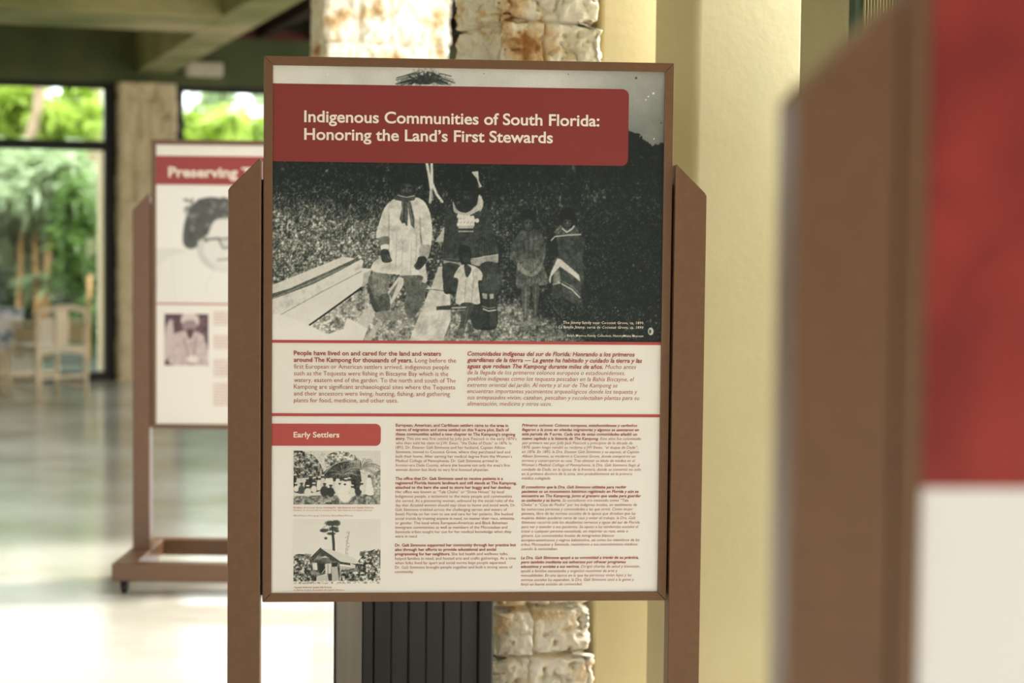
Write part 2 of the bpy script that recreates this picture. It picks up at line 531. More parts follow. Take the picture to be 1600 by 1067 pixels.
# ------------------------------------------------------------------ wall fixture on the header
p0 = on_plane(290, 118, RP(0, -.14, 0), ED)
p1 = on_plane(349, 97, RP(0, -.14, 0), ED)
wf = (p1 - p0).dot(ER)
root = empty('wall_fixture', Vector((p0.x, p0.y, p0.z)) , RZ)
MB().box(0, wf, 0, .135, 0, p1.z - p0.z, .02).build('housing', M_fixture, root)
pk = on_plane(279, 107, RP(0, -.08, 0), ED)
kx = (pk - p0).dot(ER)
M0 = Matrix.Translation((kx, .06, .06)) @ Matrix.Rotation(pi / 2, 4, 'X')
MB().tube([(0, 0, -.07), (0, 0, .05)], .045, 14, M0).build('sensor', M_black, root)
tag(root, 'small pale rectangular fixture with dark sensor on the header above the windows', 'fixture')

# ------------------------------------------------------------------ display stands
FW, FH = .918, 1.222          # outer size of the framed board
FZ = .650                     # its lower edge above the floor
FF = .0200                    # width of the frame members
Y_BOARD, Y_PHOTO, Y_BAN, Y_TXT = .0060, .0054, .0048, .0042

class Stand:
    def __init__(s, px, py, Y, phi, label):
        e = P(px, py, Y)
        c = e + Vector((cos(phi), sin(phi), 0)) * (FW / 2)
        s.root = empty('display_stand', (c.x, c.y, 0), phi)
        tag(s.root, label, 'display stand', 'wheeled display stands')
        s.M = Matrix.Translation((c.x, c.y, 0)) @ Matrix.Rotation(phi, 4, 'Z')
        s.Mi = s.M.inverted()
        s.p0 = s.M @ Vector((0, Y_PHOTO, 0)); s.n = Vector((-sin(phi), cos(phi), 0))
    def loc(s, px, py):           # a pixel of the photograph -> place on the board, local x and z
        q = s.Mi @ on_plane(px, py, s.p0, s.n)
        return q.x, q.z

def build_stand_body(st):
    r = st.root
    # frame of four mitred members
    f = MB(); x = FW / 2; z0, z1 = FZ, FZ + FH; w = FF; g = .0004; D = .032; bv = .0015
    def member(p):                # outline of the front, swept back
        f.prism(p, 0, D)
    member([(-x, z0 + g), (-x + w, z0 + w + g), (-x + w, z1 - w - g), (-x, z1 - g)])
    member([(x, z1 - g), (x - w, z1 - w - g), (x - w, z0 + w + g), (x, z0 + g)])
    member([(-x + g, z1), (-x + w + g, z1 - w), (x - w - g, z1 - w), (x - g, z1)])
    member([(x - g, z0), (x - w - g, z0 + w), (-x + w + g, z0 + w), (-x + g, z0)])
    o = fix_normals(f.build('frame', M_brown, r))
    bm_ = o.modifiers.new('edge', 'BEVEL'); bm_.width = .0012; bm_.segments = 2
    # posts with their tops cut at an angle
    for sgn in (-1, 1):
        a = x + .0045; c = a + .0725
        pts = [(a, .125), (a, 1.641), (a + .004, 1.645), (c - .004, 1.581), (c, 1.574), (c, .125)]
        p = MB()
        p.prism([(sgn * q, z) for q, z in pts], -.012, .050)
        o = fix_normals(p.build('post', M_brown, r))
        bm_ = o.modifiers.new('edge', 'BEVEL'); bm_.width = .0025; bm_.segments = 3
    for sgn in (-1, 1):                # dark strips added to stop light showing between frame and posts
        e0, e1 = sorted((sgn * (x - .004), sgn * (x + .006)))
        MB().box(e0, e1, .033, .046, FZ + .01, 1.60).build('gap_strip', M_steel, r)
    # foot frame of four rails on casters
    L = x + .0045 + .0725 + .022
    b = MB()
    b.box(-L, L, -.33, -.258, .056, .128, .003)
    b.box(-L, L, .298, .370, .056, .128, .003)
    for sgn in (-1, 1):
        e0, e1 = sorted((sgn * (x + .0045), sgn * L))
        b.box(e0, e1, -.258, .298, .056, .128, .003)
    b.build('foot_frame', M_brown, r)
    for sx in (-1, 1):
        for sy in (-.294, .334):
            k = MB(); cx = sx * (L - .045)
            k.box(cx - .018, cx + .018, sy - .018, sy + .018, .050, .058, .001)
            k.box(cx - .015, cx - .012, sy - .012, sy + .022, .020, .052)
            k.box(cx + .012, cx + .015, sy - .012, sy + .022, .020, .052)
            co = k.build('caster', M_black, r)
            wv = MB().tube([(cx - .011, sy + .008, .0265), (cx + .011, sy + .008, .0265)], .0262, 20)
            wv.build('wheel', M_black, co, False)
    bo = MB().box(-x + w - .002, x - w + .002, Y_BOARD, .022, z0 + w - .002, z1 - w + .002)
    return bo.build('printed_board', M_paper, r)

def flat(name, m, parent, pts, y):        # a printed shape on the board, outline in local x,z
    n = len(pts)
    me = bpy.data.meshes.new(name)
    me.from_pydata([(x, y, z) for x, z in pts], [], [tuple(range(n))])
    me.update()
    if me.polygons[0].normal.y > 0: me.flip_normals()
    return link(name, me, m, parent)
def rrect(x0, x1, z0, z1, r, right_only=True):
    pts = [(x0, z0), (x1 - r, z0)]
    pts += [(x1 - r + r * sin(a), z0 + r - r * cos(a)) for a in [pi / 2 * k / 8 for k in range(1, 9)]]
    pts += [(x1, z1 - r)]
    pts += [(x1 - r + r * cos(a), z1 - r + r * sin(a)) for a in [pi / 2 * k / 8 for k in range(1, 9)]]
    pts += [(x0, z1)]
    return pts

# ---- lettering
def glyphs(text, size, off, shear, res):
    c = bpy.data.curves.new('lettering', 'FONT')
    c.body = text; c.size = size; c.offset = off; c.shear = shear; c.resolution_u = res
    c.fill_mode = 'FRONT'
    o = bpy.data.objects.new('lettering', c)
    me = bpy.data.meshes.new_from_object(o)
    bpy.data.objects.remove(o); bpy.data.curves.remove(c)
    n = len(me.vertices)
    v = np.zeros(n * 3, np.float32); me.vertices.foreach_get('co', v)
    fs = [tuple(p.vertices) for p in me.polygons]
    bpy.data.meshes.remove(me)
    return v.reshape(-1, 3)[:, :2], fs
def cap_height():
    v, f = glyphs('H', 1, 0, 0, 2); return v[:, 1].max()
CAP = cap_height()
def write(name, m, parent, lines, cap, italic=False, y=Y_TXT, bold=.020, light=0.0, res=2, track=1.0):
    """lines: (x0, x1, z, bold text, light text) in local metres; one mesh for the whole block"""
    size = cap / CAP
    V = []; F = []; n = 0
    sh = .22 if italic else 0
    for x0, x1, z, tb, tl in lines:
        full, _ = glyphs(tb + tl, 1, 0, sh, 1)
        lo, hi = full[:, 0].min(), full[:, 0].max()
        k = (x1 - x0) / (hi - lo)
        parts = []
        if tb:
            v, f = glyphs(tb, 1, bold, sh, res); parts.append((v, f))
        if tl:
            v, f = glyphs(tl, 1, light, sh, res)
            v = v.copy()
            if tb: v[:, 0] += hi - v[:, 0].max() + light
            parts.append((v, f))
        for v, f in parts:
            V += [(x0 + (a - lo) * k, y, z + b_ * size) for a, b_ in v]
            F += [tuple(i + n for i in q) for q in f]; n += len(v)
    me = bpy.data.meshes.new(name); me.from_pydata(V, [], F); me.update()
    return link(name, me, m, parent)
def px_lines(st, rows):
    """rows: (x0 px, x1 px, baseline px at the left end, bold, light)"""
    out = []
    for x0, x1, yb, tb, tl in rows:
        a, z = st.loc(x0, yb); c, _ = st.loc(x1, yb)
        out.append((a, c, z, tb, tl))
    return out

# ---- printed photographs, drawn as tones over a dense sheet
class Canvas:
    def __init__(s, x0, y0, x1, y1, S=2):
        s.x0, s.y0, s.S = x0, y0, S
        s.w, s.h = int((x1 - x0) * S), int((y1 - y0) * S)
        s.a = np.zeros((s.h, s.w), np.float32)
        s.zo = (0, 0, 1)
    def use(s, ox, oy, k): s.zo = (ox, oy, k); return s
    def t(s, pts):
        ox, oy, k = s.zo
        return [((ox + x / k - s.x0) * s.S, (oy + y / k - s.y0) * s.S) for x, y in pts]
    def bbox(s, xs, ys, pad=2):
        i0, i1 = max(0, int(min(xs) - pad)), min(s.w, int(max(xs) + pad + 1))
        j0, j1 = max(0, int(min(ys) - pad)), min(s.h, int(max(ys) + pad + 1))
        return i0, i1, j0, j1
    def blend(s, j0, j1, i0, i1, mask, val):
        v = val if np.isscalar(val) else val[j0:j1, i0:i1]
        s.a[j0:j1, i0:i1] = s.a[j0:j1, i0:i1] * (1 - mask) + v * mask
    def pmask(s, q, i0, i1, j0, j1):
        X = np.arange(i0, i1)[None] + .5; Y = np.arange(j0, j1)[:, None] + .5
        m = np.zeros((j1 - j0, i1 - i0), bool)
        n = len(q)
        for k in range(n):
            (xa, ya), (xb, yb) = q[k], q[(k + 1) % n]
            if ya == yb: continue
            c = ((ya > Y) != (yb > Y)) & (X < (xb - xa) * (Y - ya) / (yb - ya) + xa)
            m ^= c
        return m
    def poly(s, pts, val, alpha=1.0):
        q = s.t(pts)
        i0, i1, j0, j1 = s.bbox([p[0] for p in q], [p[1] for p in q])
        if i1 <= i0 or j1 <= j0: return
        s.blend(j0, j1, i0, i1, s.pmask(q, i0, i1, j0, j1) * alpha, val)
    def curve(s, pts, val, alpha=1.0, n=6):           # closed outline smoothed through its points
        s.poly(smooth_ring(pts, n), val, alpha)
    def line(s, pts, w, val, alpha=1.0, raw=False):
        q = pts if raw else s.t(pts)
        W = (w if raw else w / s.zo[2] * s.S)
        i0, i1, j0, j1 = s.bbox([p[0] for p in q], [p[1] for p in q], W + 1)
        if i1 <= i0 or j1 <= j0: return
        X = np.arange(i0, i1)[None] + .5; Y = np.arange(j0, j1)[:, None] + .5
        d = np.full((j1 - j0, i1 - i0), 1e9)
        for (xa, ya), (xb, yb) in zip(q[:-1], q[1:]):
            dx, dy = xb - xa, yb - ya; L = dx * dx + dy * dy + 1e-9
            t = np.clip(((X - xa) * dx + (Y - ya) * dy) / L, 0, 1)
            d = np.minimum(d, np.hypot(X - xa - t * dx, Y - ya - t * dy))
        s.blend(j0, j1, i0, i1, np.clip(W / 2 - d + .5, 0, 1) * alpha, val)
    def ell(s, cx, cy, rx, ry, val, alpha=1.0, rot=0, soft=.15):
        (cx, cy), = s.t([(cx, cy)]); f = s.S / s.zo[2]; rx *= f; ry *= f
        R = max(rx, ry)
        i0, i1, j0, j1 = s.bbox([cx - R, cx + R], [cy - R, cy + R])
        if i1 <= i0 or j1 <= j0: return
        X = np.arange(i0, i1)[None] + .5 - cx; Y = np.arange(j0, j1)[:, None] + .5 - cy
        c, d = cos(rot), sin(rot)
        r = np.sqrt(((X * c + Y * d) / rx) ** 2 + ((Y * c - X * d) / ry) ** 2)
        s.blend(j0, j1, i0, i1, np.clip((1 - r) / soft + .5, 0, 1) * alpha, val)
    def specks(s, n, box, lo, hi, ln, wd, seed, ang=(0, pi), alpha=.9, poly=None):
        """many short leaf strokes inside a box (or polygon)"""
        rs = np.random.RandomState(seed)
        q = s.t([(box[0], box[1]), (box[2], box[3])])
        pm = None
        if poly is not None:
            pm = s.pmask(s.t(poly), 0, s.w, 0, s.h)
        for _ in range(n):
            x = rs.uniform(q[0][0], q[1][0]); y = rs.uniform(q[0][1], q[1][1])
            if pm is not None:
                if not (0 <= int(x) < s.w and 0 <= int(y) < s.h) or not pm[int(y), int(x)]: continue
            a = rs.uniform(*ang); l = rs.uniform(.4, 1) * ln; k = rs.uniform(.5, 1) * wd
            s.line([(x, y), (x + l * cos(a), y - l * sin(a))], k, rs.uniform(lo, hi), alpha * rs.uniform(.5, 1), raw=True)
    def noise(s, scale, seed, oct=4, stretch=None):
        return fbm(s.h, s.w, scale * s.S, seed, oct).astype(np.float32)
    def blur(s, r):
        k = int(r * s.S)
        if k < 1: return
        for ax in (0, 1):
            p = np.pad(s.a, [(k, k) if i == ax else (0, 0) for i in (0, 1)], 'edge')
            c = np.cumsum(p, ax); c = np.concatenate([np.zeros_like(np.take(c, [0], ax)), c], ax)
            n = 2 * k + 1
            s.a = ((np.take(c, range(n, c.shape[ax]), ax) - np.take(c, range(0, c.shape[ax] - n), ax)) / n).astype(np.float32)
    def sample(s, px, py):
        x = np.clip((px - s.x0) * s.S - .5, 0, s.w - 1.001); y = np.clip((py - s.y0) * s.S - .5, 0, s.h - 1.001)
        i = x.astype(int); j = y.astype(int); fx = x - i; fy = y - j
        A = s.a
        return (A[j, i] * (1 - fx) + A[j, i + 1] * fx) * (1 - fy) + (A[j + 1, i] * (1 - fx) + A[j + 1, i + 1] * fx) * fy
def smooth_ring(pts, n=6):
    out = []; m = len(pts)
    for i in range(m):
        p0, p1, p2, p3 = (np.array(pts[(i + k) % m], float) for k in (-1, 0, 1, 2))
        for k in range(n):
            t = k / n
            out.append(tuple(.5 * (2 * p1 + (p2 - p0) * t + (2 * p0 - 5 * p1 + 4 * p2 - p3) * t * t + (3 * p1 - p0 - 3 * p2 + p3) * t ** 3)))
    return out
def tone_ramp(v, stops):
    v = np.clip(v, 0, 255)
    xs = [s_[0] for s_ in stops]
    rgb = np.stack([np.interp(v, xs, [s_[1][k] for s_ in stops]) for k in range(3)], -1) / 255
    return np.where(rgb <= .04045, rgb / 12.92, ((rgb + .055) / 1.055) ** 2.4)
def project(st, X, Z, y=None):           # local board points -> photograph pixels, to read a drawing made in pixels
    R = np.array(RM); w = np.array(st.M)[:3]
    p = X[..., None] * w[:, 0] + Z[..., None] * w[:, 2] + (w[:, 3] + w[:, 1] * Y_PHOTO - np.array(CAMP))
    c = p @ R
    return 800 + FPX * c[..., 0] / -c[..., 2], 533.5 - FPX * c[..., 1] / -c[..., 2]
def print_photo(name, st, parent, cv, x0, x1, z0, z1, nx, nz, stops, y=Y_PHOTO):
    X, Z = np.meshgrid(np.linspace(x0, x1, nx), np.linspace(z0, z1, nz))
    px, py = project(st, X, Z)
    rgb = tone_ramp(cv.sample(px, py), stops).reshape(-1, 3)
    v = np.stack([X, np.full_like(X, y), Z], -1).reshape(-1, 3)
    I = np.arange(nx * nz).reshape(nz, nx)
    f = np.stack([I[:-1, :-1], I[:-1, 1:], I[1:, 1:], I[1:, :-1]], -1).reshape(-1, 4)
    return link(name, np_mesh(name, v, f, rgb), M_photo, parent)
BW = [(0, (8, 15, 14)), (40, (28, 38, 36)), (90, (86, 92, 86)), (150, (160, 160, 152)), (210, (222, 218, 210)), (255, (244, 240, 234))]

# ================================================================== the centre stand
main = Stand(411, 500, 4.14, radians(4.4), 'brown display stand in focus at the centre, with old group photograph and red title banner')
board = build_stand_body(main)
xl, xr = -FW / 2 + FF, FW / 2 - FF
zt, zb = FZ + FH - FF, FZ + FF

def paint_family():
    c = Canvas(420, 98, 1042, 536, 2)
    h, w = c.h, c.w
    yy, xx = np.mgrid[0:h, 0:w].astype(np.float32)
    PX = xx / 2 + 420; PY = yy / 2 + 98
    n1 = c.noise(60, 1); n2 = c.noise(7, 2, 3); n3 = c.noise(3.2, 3, 2); n4 = c.noise(18, 4)
    # sky: pale at the left, cloudy and darker to the right
    sky = np.interp(PX, [424, 480, 560, 700, 860, 950, 1040], [222, 214, 202, 206, 194, 162, 138]) + (n1 - .5) * 40
    sky -= np.clip((PY - 130) / 90, 0, 1) * 30 * (PX > 900)
    c.a = sky.astype(np.float32)
    # dark woods
    edge = np.interp(PX, [420, 975, 990, 1000, 1008, 1014, 1021, 1028, 1042], [240, 200, 207, 211, 219, 224, 228, 226, 222]) + (n3 - .5) * 7
    wood = 26 + np.clip(n2 - .52, 0, 1) * 190 * np.clip((n4 - .30) * 3, 0, 1) + np.clip(n3 - .62, 0, 1) * 160
    wood *= np.interp(PX, [420, 600, 800, 1042], [1.05, 1.0, .85, .72])
    dark_r = np.clip((PX - 900) / 60, 0, 1) * np.clip((PY - 340) / 50, 0, 1) * np.clip((500 - PY) / 60, 0, 1)
    wood = wood * (1 - .6 * dark_r) + 6 * (1 - dark_r)
    m = PY > edge
    c.a = np.where(m, wood, c.a).astype(np.float32)
    # grass rising at the left and across the back
    top = np.interp(PX, [420, 500, 570, 640, 700, 760, 860, 960, 1042], [300, 312, 322, 330, 312, 300, 296, 300, 330])
    g = np.clip((PY - top) / 40, 0, 1)
    gb = np.interp(PX, [420, 560, 620, 720, 800, 880, 960, 1042], [122, 116, 98, 80, 50, 36, 28, 22])
    grass = gb * (.55 + .9 * n2) + (n3 - .5) * gb * 1.1
    c.a = (c.a * (1 - g) + grass * g).astype(np.float32)
    # worn pale ground below
    gr = np.clip((PY - np.interp(PX, [420, 560, 720, 800, 850, 890, 930], [440, 446, 478, 462, 486, 510, 540])) / 16, 0, 1)
    grd = np.interp(PX, [540, 640, 800, 860], [160, 140, 124, 96]) * (.5 + n2) + (n3 - .5) * 90
    c.a = (c.a * (1 - gr) + grd * gr).astype(np.float32)
    below = np.clip((PY - edge) / 6, 0, 1)
    leafy = np.abs(c.noise(4.2, 51, 2) - .5) * 2 + .45 * np.abs(c.noise(2.1, 52, 2) - .5) * 2
    lo, hi = np.percentile(leafy, (4, 97)); leafy = np.clip((leafy - lo) / (hi - lo), 0, 1)
    c.a = (c.a * (1 + below * (1 - .6 * gr) * (leafy * 1.25 - .55))).astype(np.float32)
    c.a = (c.a * (1 - .35 * below * np.clip((312 - PY) / 40, 0, 1))).astype(np.float32)
    rs = np.random.RandomState(7)
    c.use(0, 0, 1)
    c.specks(1500, (425, 300, 610, 446), 120, 215, 12, 1.6, 11, (.3, 2.6))
    c.specks(900, (425, 300, 610, 446), 20, 60, 9, 1.8, 12)
    c.specks(1600, (425, 305, 640, 450), 14, 46, 10, 1.5, 31, (.8, 2.3), .8)
    c.specks(900, (425, 310, 640, 450), 150, 235, 13, 1.3, 32, (.8, 2.3), .8)
    c.specks(1300, (425, 258, 700, 345), 60, 140, 6, 1.5, 13)
    c.specks(1500, (730, 258, 1037, 345), 55, 112, 7, 1.2, 14, (.6, 2.4), .7)
    c.specks(260, (770, 290, 960, 330), 90, 150, 20, 1.1, 23, (1.0, 2.2), .7)
    c.specks(2200, (780, 320, 1037, 505), 34, 112, 5, 1.5, 15, alpha=.75)
    c.specks(260, (900, 330, 1037, 470), 90, 190, 5, 1.8, 16)
    c.specks(620, (860, 480, 1037, 532), 80, 210, 8, 1.4, 17, (.6, 2.5))
    c.specks(600, (560, 455, 700, 533), 40, 230, 7, 1.6, 18)
    c.specks(700, (700, 470, 870, 533), 60, 190, 5, 1.3, 19)
    # palm crown above the banner
    for i in range(95):
        a = radians(rs.uniform(-12, 192)); L = rs.uniform(14, 46) * (.62 + .38 * abs(cos(a)))
        x, y = 664 + rs.uniform(-8, 8), 131
        p = [(x, y), (x + L * .5 * cos(a), y - L * .5 * abs(sin(a)) - 4), (x + L * cos(a), y - L * .62 * abs(sin(a)) + L * .08)]
        c.line(p, rs.uniform(.7, 1.9), rs.uniform(22, 84), .8)
    c.specks(420, (622, 108, 706, 134), 20, 90, 12, 1.5, 21, alpha=.6, poly=[(622, 128), (640, 122), (650, 108), (676, 106), (690, 118), (706, 126), (706, 134), (622, 134)])
    # pale forked trunk
    c.line([(667, 255), (671, 276), (674, 296), (672, 316)], 4.5, 196); c.line([(674.5, 255), (675, 285), (682, 303), (691, 315)], 4, 204)
    c.line([(674, 296), (676, 312)], 3, 150)
    c.specks(120, (655, 300, 700, 322), 60, 150, 6, 1.4, 22)
    # ---------- sawn timbers, left
    c.use(420, 250, 3.678)
    grain = 205 + (c.noise(14, 9) - .5) * 90
    c.poly([(10, 722), (425, 555), (505, 566), (10, 790)], 206)
    c.poly([(10, 770), (120, 738), (340, 640), (500, 565), (545, 572), (400, 660), (120, 800), (10, 890)], 92)
    c.poly([(10, 805), (250, 715), (400, 640), (530, 570), (545, 580), (530, 640), (85, 885), (10, 888)], grain)
    c.poly([(65, 890), (530, 620), (590, 625), (570, 700), (220, 955), (120, 930)], 216)
    c.line([(70, 888), (300, 760), (530, 640)], 5, 120, .8)
    c.line([(12, 800), (250, 700), (440, 612)], 8, 150, .7)
    c.poly([(545, 650), (590, 630), (570, 705), (535, 735)], 170)
    c.line([(225, 955), (400, 830), (530, 735)], 9, 26)
    c.poly([(10, 885), (60, 885), (210, 940), (340, 1000), (430, 970), (450, 905), (570, 965), (540, 1040), (10, 1040)], 232)
    c.poly([(500, 930), (590, 820), (640, 850), (560, 970)], 190); c.poly([(545, 1035), (640, 910), (650, 930), (590, 1035)], 176)
    # ---------- boards in the middle
    c.poly([(680, 760), (745, 672), (785, 680), (770, 725), (705, 830), (640, 845)], 196); c.poly([(690, 770), (750, 690), (705, 800)], 120)
    c.poly([(975, 612), (1080, 612), (1090, 760), (930, 740)], 178)
    c.poly([(925, 742), (1042, 755), (1045, 920), (1000, 1040), (805, 1040)], grain - 10)
    c.line([(925, 742), (1042, 757)], 4, 90); c.line([(1045, 760), (1047, 920), (1015, 1040)], 5, 120)
    c.poly([(955, 470), (1010, 385), (1012, 470)], 170); c.line([(900, 738), (985, 735)], 8, 190)
    # ---------- seated man in a pale smock
    fold = 198 + (c.noise(10, 5) - .5) * 70
    c.curve([(600, 650), (570, 700), (590, 800), (610, 870), (690, 870), (695, 800), (680, 740), (700, 660)], 104)     # legs
    c.curve([(600, 640), (665, 630), (700, 660), (680, 735), (620, 765), (600, 720)], 124)
    c.specks(60, (600, 640, 695, 780), 50, 170, 12, 1.5, 41, (1.2, 1.9))
    for k in range(9): c.line([(612 + k * 8, 745), (610 + k * 8, 778)], 3, 150)
    c.curve([(780, 660), (890, 665), (905, 740), (880, 830), (830, 905), (790, 890), (790, 780)], 96)
    c.specks(60, (785, 670, 890, 830), 40, 150, 14, 1.5, 42, (1.2, 1.9))
    c.curve([(640, 780), (690, 775), (695, 860), (660, 900), (640, 850)], 84)
    c.curve([(575, 720), (600, 780), (640, 860), (610, 872), (580, 800)], 70)
    c.curve([(610, 880), (690, 865), (760, 880), (750, 920), (640, 915)], 128)
    c.curve([(700, 236), (745, 214), (838, 214), (890, 236), (925, 300), (940, 400), (935, 470), (915, 560), (868, 552), (880, 470), (868, 420), (905, 640), (908, 700), (880, 700), (880, 665), (760, 660), (600, 640), (600, 590), (640, 560), (690, 520), (650, 515), (645, 450), (615, 440), (640, 340), (665, 275)], fold)
    c.line([(690, 300), (690, 440), (688, 520)], 6, 96, .6); c.line([(868, 330), (872, 430), (880, 500)], 7, 96, .6)
    c.curve([(636, 448), (690, 440), (688, 490), (640, 492)], 112); c.curve([(645, 490), (686, 485), (682, 515), (648, 516)], 224)
    c.curve([(872, 495), (925, 490), (915, 556), (866, 552)], 152)
    for x, y0_, y1_ in ((770, 470, 650), (735, 420, 640), (820, 480, 655), (850, 420, 640), (700, 560, 630)):
        c.line([(x, y0_), (x - 6, y1_)], 4, 128, .5)
    c.specks(120, (690, 300, 870, 650), 150, 235, 16, 2, 43, (1.3, 1.8), .35)
    c.curve([(645, 520), (685, 515), (700, 560), (708, 580), (680, 590), (650, 580)], 60); c.line([(680, 545), (700, 580)], 4, 130, .6); c.line([(665, 545), (685, 585)], 3, 120, .5)
    c.curve([(862, 556), (902, 558), (895, 600), (860, 632), (835, 610), (850, 585)], 56); c.line([(850, 595), (840, 615)], 4, 120, .5)
    # neck, scarf, head, hat
    c.curve([(752, 130), (835, 130), (838, 170), (815, 212), (790, 222), (765, 205), (750, 170)], 40)
    c.ell(793, 172, 38, 40, 58); c.ell(778, 158, 8, 4, 22); c.ell(812, 158, 8, 4, 22); c.line([(793, 160), (789, 182), (798, 184)], 4, 92); c.line([(778, 196), (808, 196)], 4, 26)
    c.ell(775, 176, 9, 8, 96, .7); c.ell(811, 176, 8, 8, 84, .7); c.ell(793, 146, 18, 6, 88, .6)
    c.curve([(700, 92), (740, 62), (800, 52), (850, 62), (876, 90), (868, 118), (835, 138), (790, 130), (745, 138), (712, 122)], 24)
    for q in ([(720, 90), (760, 66), (800, 60)], [(795, 62), (840, 72), (862, 96)], [(790, 66), (786, 118)], [(815, 68), (838, 110)], [(760, 78), (748, 120)]):
        c.line(q, 3, 78, .7)
    c.curve([(716, 222), (745, 196), (790, 214), (838, 198), (838, 228), (800, 236), (760, 236)], 70); c.line([(740, 202), (790, 214), (836, 206)], 5, 196, .8)
    c.poly([(762, 232), (795, 232), (800, 300), (795, 385), (780, 360), (768, 365), (752, 340), (765, 280)], 66)
    c.poly([(795, 232), (815, 240), (838, 340), (836, 395), (818, 375), (806, 300)], 80)
    c.line([(772, 240), (764, 345)], 4, 170, .7); c.line([(788, 240), (788, 350)], 4, 150, .6); c.line([(806, 250), (826, 370)], 4, 170, .6)
    # ---------- standing woman in a dark cape, child in front
    c.use(720, 250, 3.679)
    q = lambda x: x - 1103                          # first drawing's x to this one's
    c.curve([(-95, 560), (-90, 480), (215, 470), (225, 620), (228, 760), (205, 790), (208, 955), (110, 975), (60, 930), (40, 760), (-60, 770), (-100, 745)], 34)
    c.curve([(-103, 590), (-95, 400), (-88, 310), (-55, 270), (0, 255), (60, 255), (120, 250), (150, 290), (185, 400), (205, 480), (218, 560), (150, 590), (60, 605), (0, 590), (-50, 600)], 46)
    cape = 40 + c.noise(5, 6) * 46
    c.curve([(-103, 590), (-95, 400), (-90, 300), (-70, 270), (-40, 330), (20, 420), (80, 400), (110, 300), (130, 260), (165, 300), (190, 420), (218, 560), (150, 590), (60, 600), (20, 500), (-20, 590), (-60, 600)], cape)
    for a in range(8): c.line([(-80 + a * 9, 300 + a * 6), (-95 + a * 11, 580)], 3, 24, .6)
    for a in range(7): c.line([(125 + a * 7, 300 + a * 10), (100 + a * 17, 560)], 3, 22, .6)
    c.poly([(-100, 575), (-20, 590), (10, 580), (10, 610), (-30, 612), (-98, 598)], 140); c.poly([(55, 575), (130, 552), (215, 540), (216, 590), (100, 610), (60, 598)], 148)
    c.line([(-98, 565), (0, 575)], 4, 90); c.line([(60, 568), (212, 545)], 5, 178)
    skirt = 38 + c.noise(6, 8) * 40
    c.curve([(-100, 600), (0, 610), (10, 700), (-20, 760), (-60, 750), (-95, 745)], skirt)
    c.curve([(110, 605), (212, 600), (226, 755), (120, 765)], skirt); c.poly([(120, 655), (218, 655), (224, 745), (122, 755)], 70)
    c.specks(50, (120, 660, 222, 750), 40, 120, 14, 2, 51, (1.2, 1.9))
    c.poly([(120, 750), (155, 765), (160, 960), (118, 960)], 52); c.poly([(160, 765), (200, 760), (208, 955), (165, 960)], 60)
    c.poly([(122, 765), (150, 768), (150, 800), (126, 795)], 150); c.poly([(165, 770), (190, 768), (190, 796), (168, 798)], 160)
    c.line([(120, 853), (160, 868), (202, 862)], 6, 214); c.line([(120, 840), (160, 852), (200, 846)], 4, 160)
    c.curve([(60, 850), (125, 850), (125, 960), (80, 970), (62, 930)], 54)
    # beads, collar, head
    c.use(720, 250 + 228 / 3.679, 3.679)
    c.curve([(-45, 10), (-20, 60), (30, 75), (90, 30), (105, -30), (128, 10), (118, 60), (70, 100), (10, 110), (-35, 80)], 190)
    for k in range(4):
        c.line([(-42 + k * 2, 22 + k * 16), (-12, 66 + k * 12), (30, 78 + k * 10), (80, 52 + k * 14), (108 + k * 2, 0 + k * 18)], 3, 96, .7)
    c.poly([(-38, 70), (20, 105), (110, 60), (100, 150), (70, 190), (-18, 180)], 62)
    for r_, (yy0, n_) in enumerate(((96, 5), (120, 6), (142, 5))):
        for k in range(n_): c.ell(-12 + k * 20 + (r_ % 2) * 6, yy0 + 2 * k * (r_ == 0), 11, 13, 205)
    for k in range(8): c.ell(-10 + k * 11, 182, 5, 5, 170)
    c.poly([(-15, 150), (80, 150), (70, 165), (-12, 165)], 170); c.line([(-12, 172), (70, 172)], 4, 30); 
    # woman's head
    c.curve([(0, -40), (80, -45), (92, 0), (80, 30), (45, 45), (10, 25), (-8, -5)], 32); c.ell(40, -20, 30, 34, 44)
    c.curve([(5, -90), (20, -135), (55, -150), (90, -128), (100, -60), (80, -50), (40, -55), (5, -45), (-5, -60)], 20)
    c.line([(15, -85), (50, -80), (92, -90)], 3, 60); c.ell(30, -28, 7, 3, 14); c.ell(58, -28, 7, 3, 14); c.line([(45, -24), (42, -8), (48, -7)], 3, 96); c.line([(32, 4), (54, 4)], 3, 14)
    c.ell(28, -14, 8, 7, 74, .7); c.ell(60, -14, 7, 7, 66, .7)
    c.poly([(60, -160), (100, -165), (104, -110), (122, -75), (108, -70), (92, -120)], 196, .9); c.specks(30, (90, -150, 140, -60), 100, 220, 5, 1.5, 55)
    c.use(720, 250, 3.679)
    # small child
    c.curve([(-10, 500), (20, 488), (50, 500), (60, 540), (48, 585), (20, 610), (0, 590), (-14, 540)], 36)
    c.ell(30, 560, 22, 32, 56); c.ell(38, 552, 6, 3, 22); c.ell(20, 552, 6, 3, 22); c.line([(32, 555), (31, 572)], 3, 84)
    dress = 190 + (c.noise(6, 12) - .5) * 70
    c.curve([(-5, 610), (40, 600), (90, 615), (122, 650), (120, 690), (100, 700), (110, 800), (105, 828), (40, 825), (-20, 828), (-30, 800), (-15, 690), (-40, 670)], dress)
    c.curve([(20, 600), (60, 620), (50, 660), (30, 670)], 60); c.line([(70, 640), (75, 690), (60, 820)], 4, 110, .6); c.line([(30, 690), (22, 820)], 4, 120, .6)
    c.curve([(0, 828), (75, 826), (60, 880), (30, 950), (15, 1000), (-25, 1000), (0, 920)], 70); c.line([(45, 840), (20, 960)], 6, 120, .6)
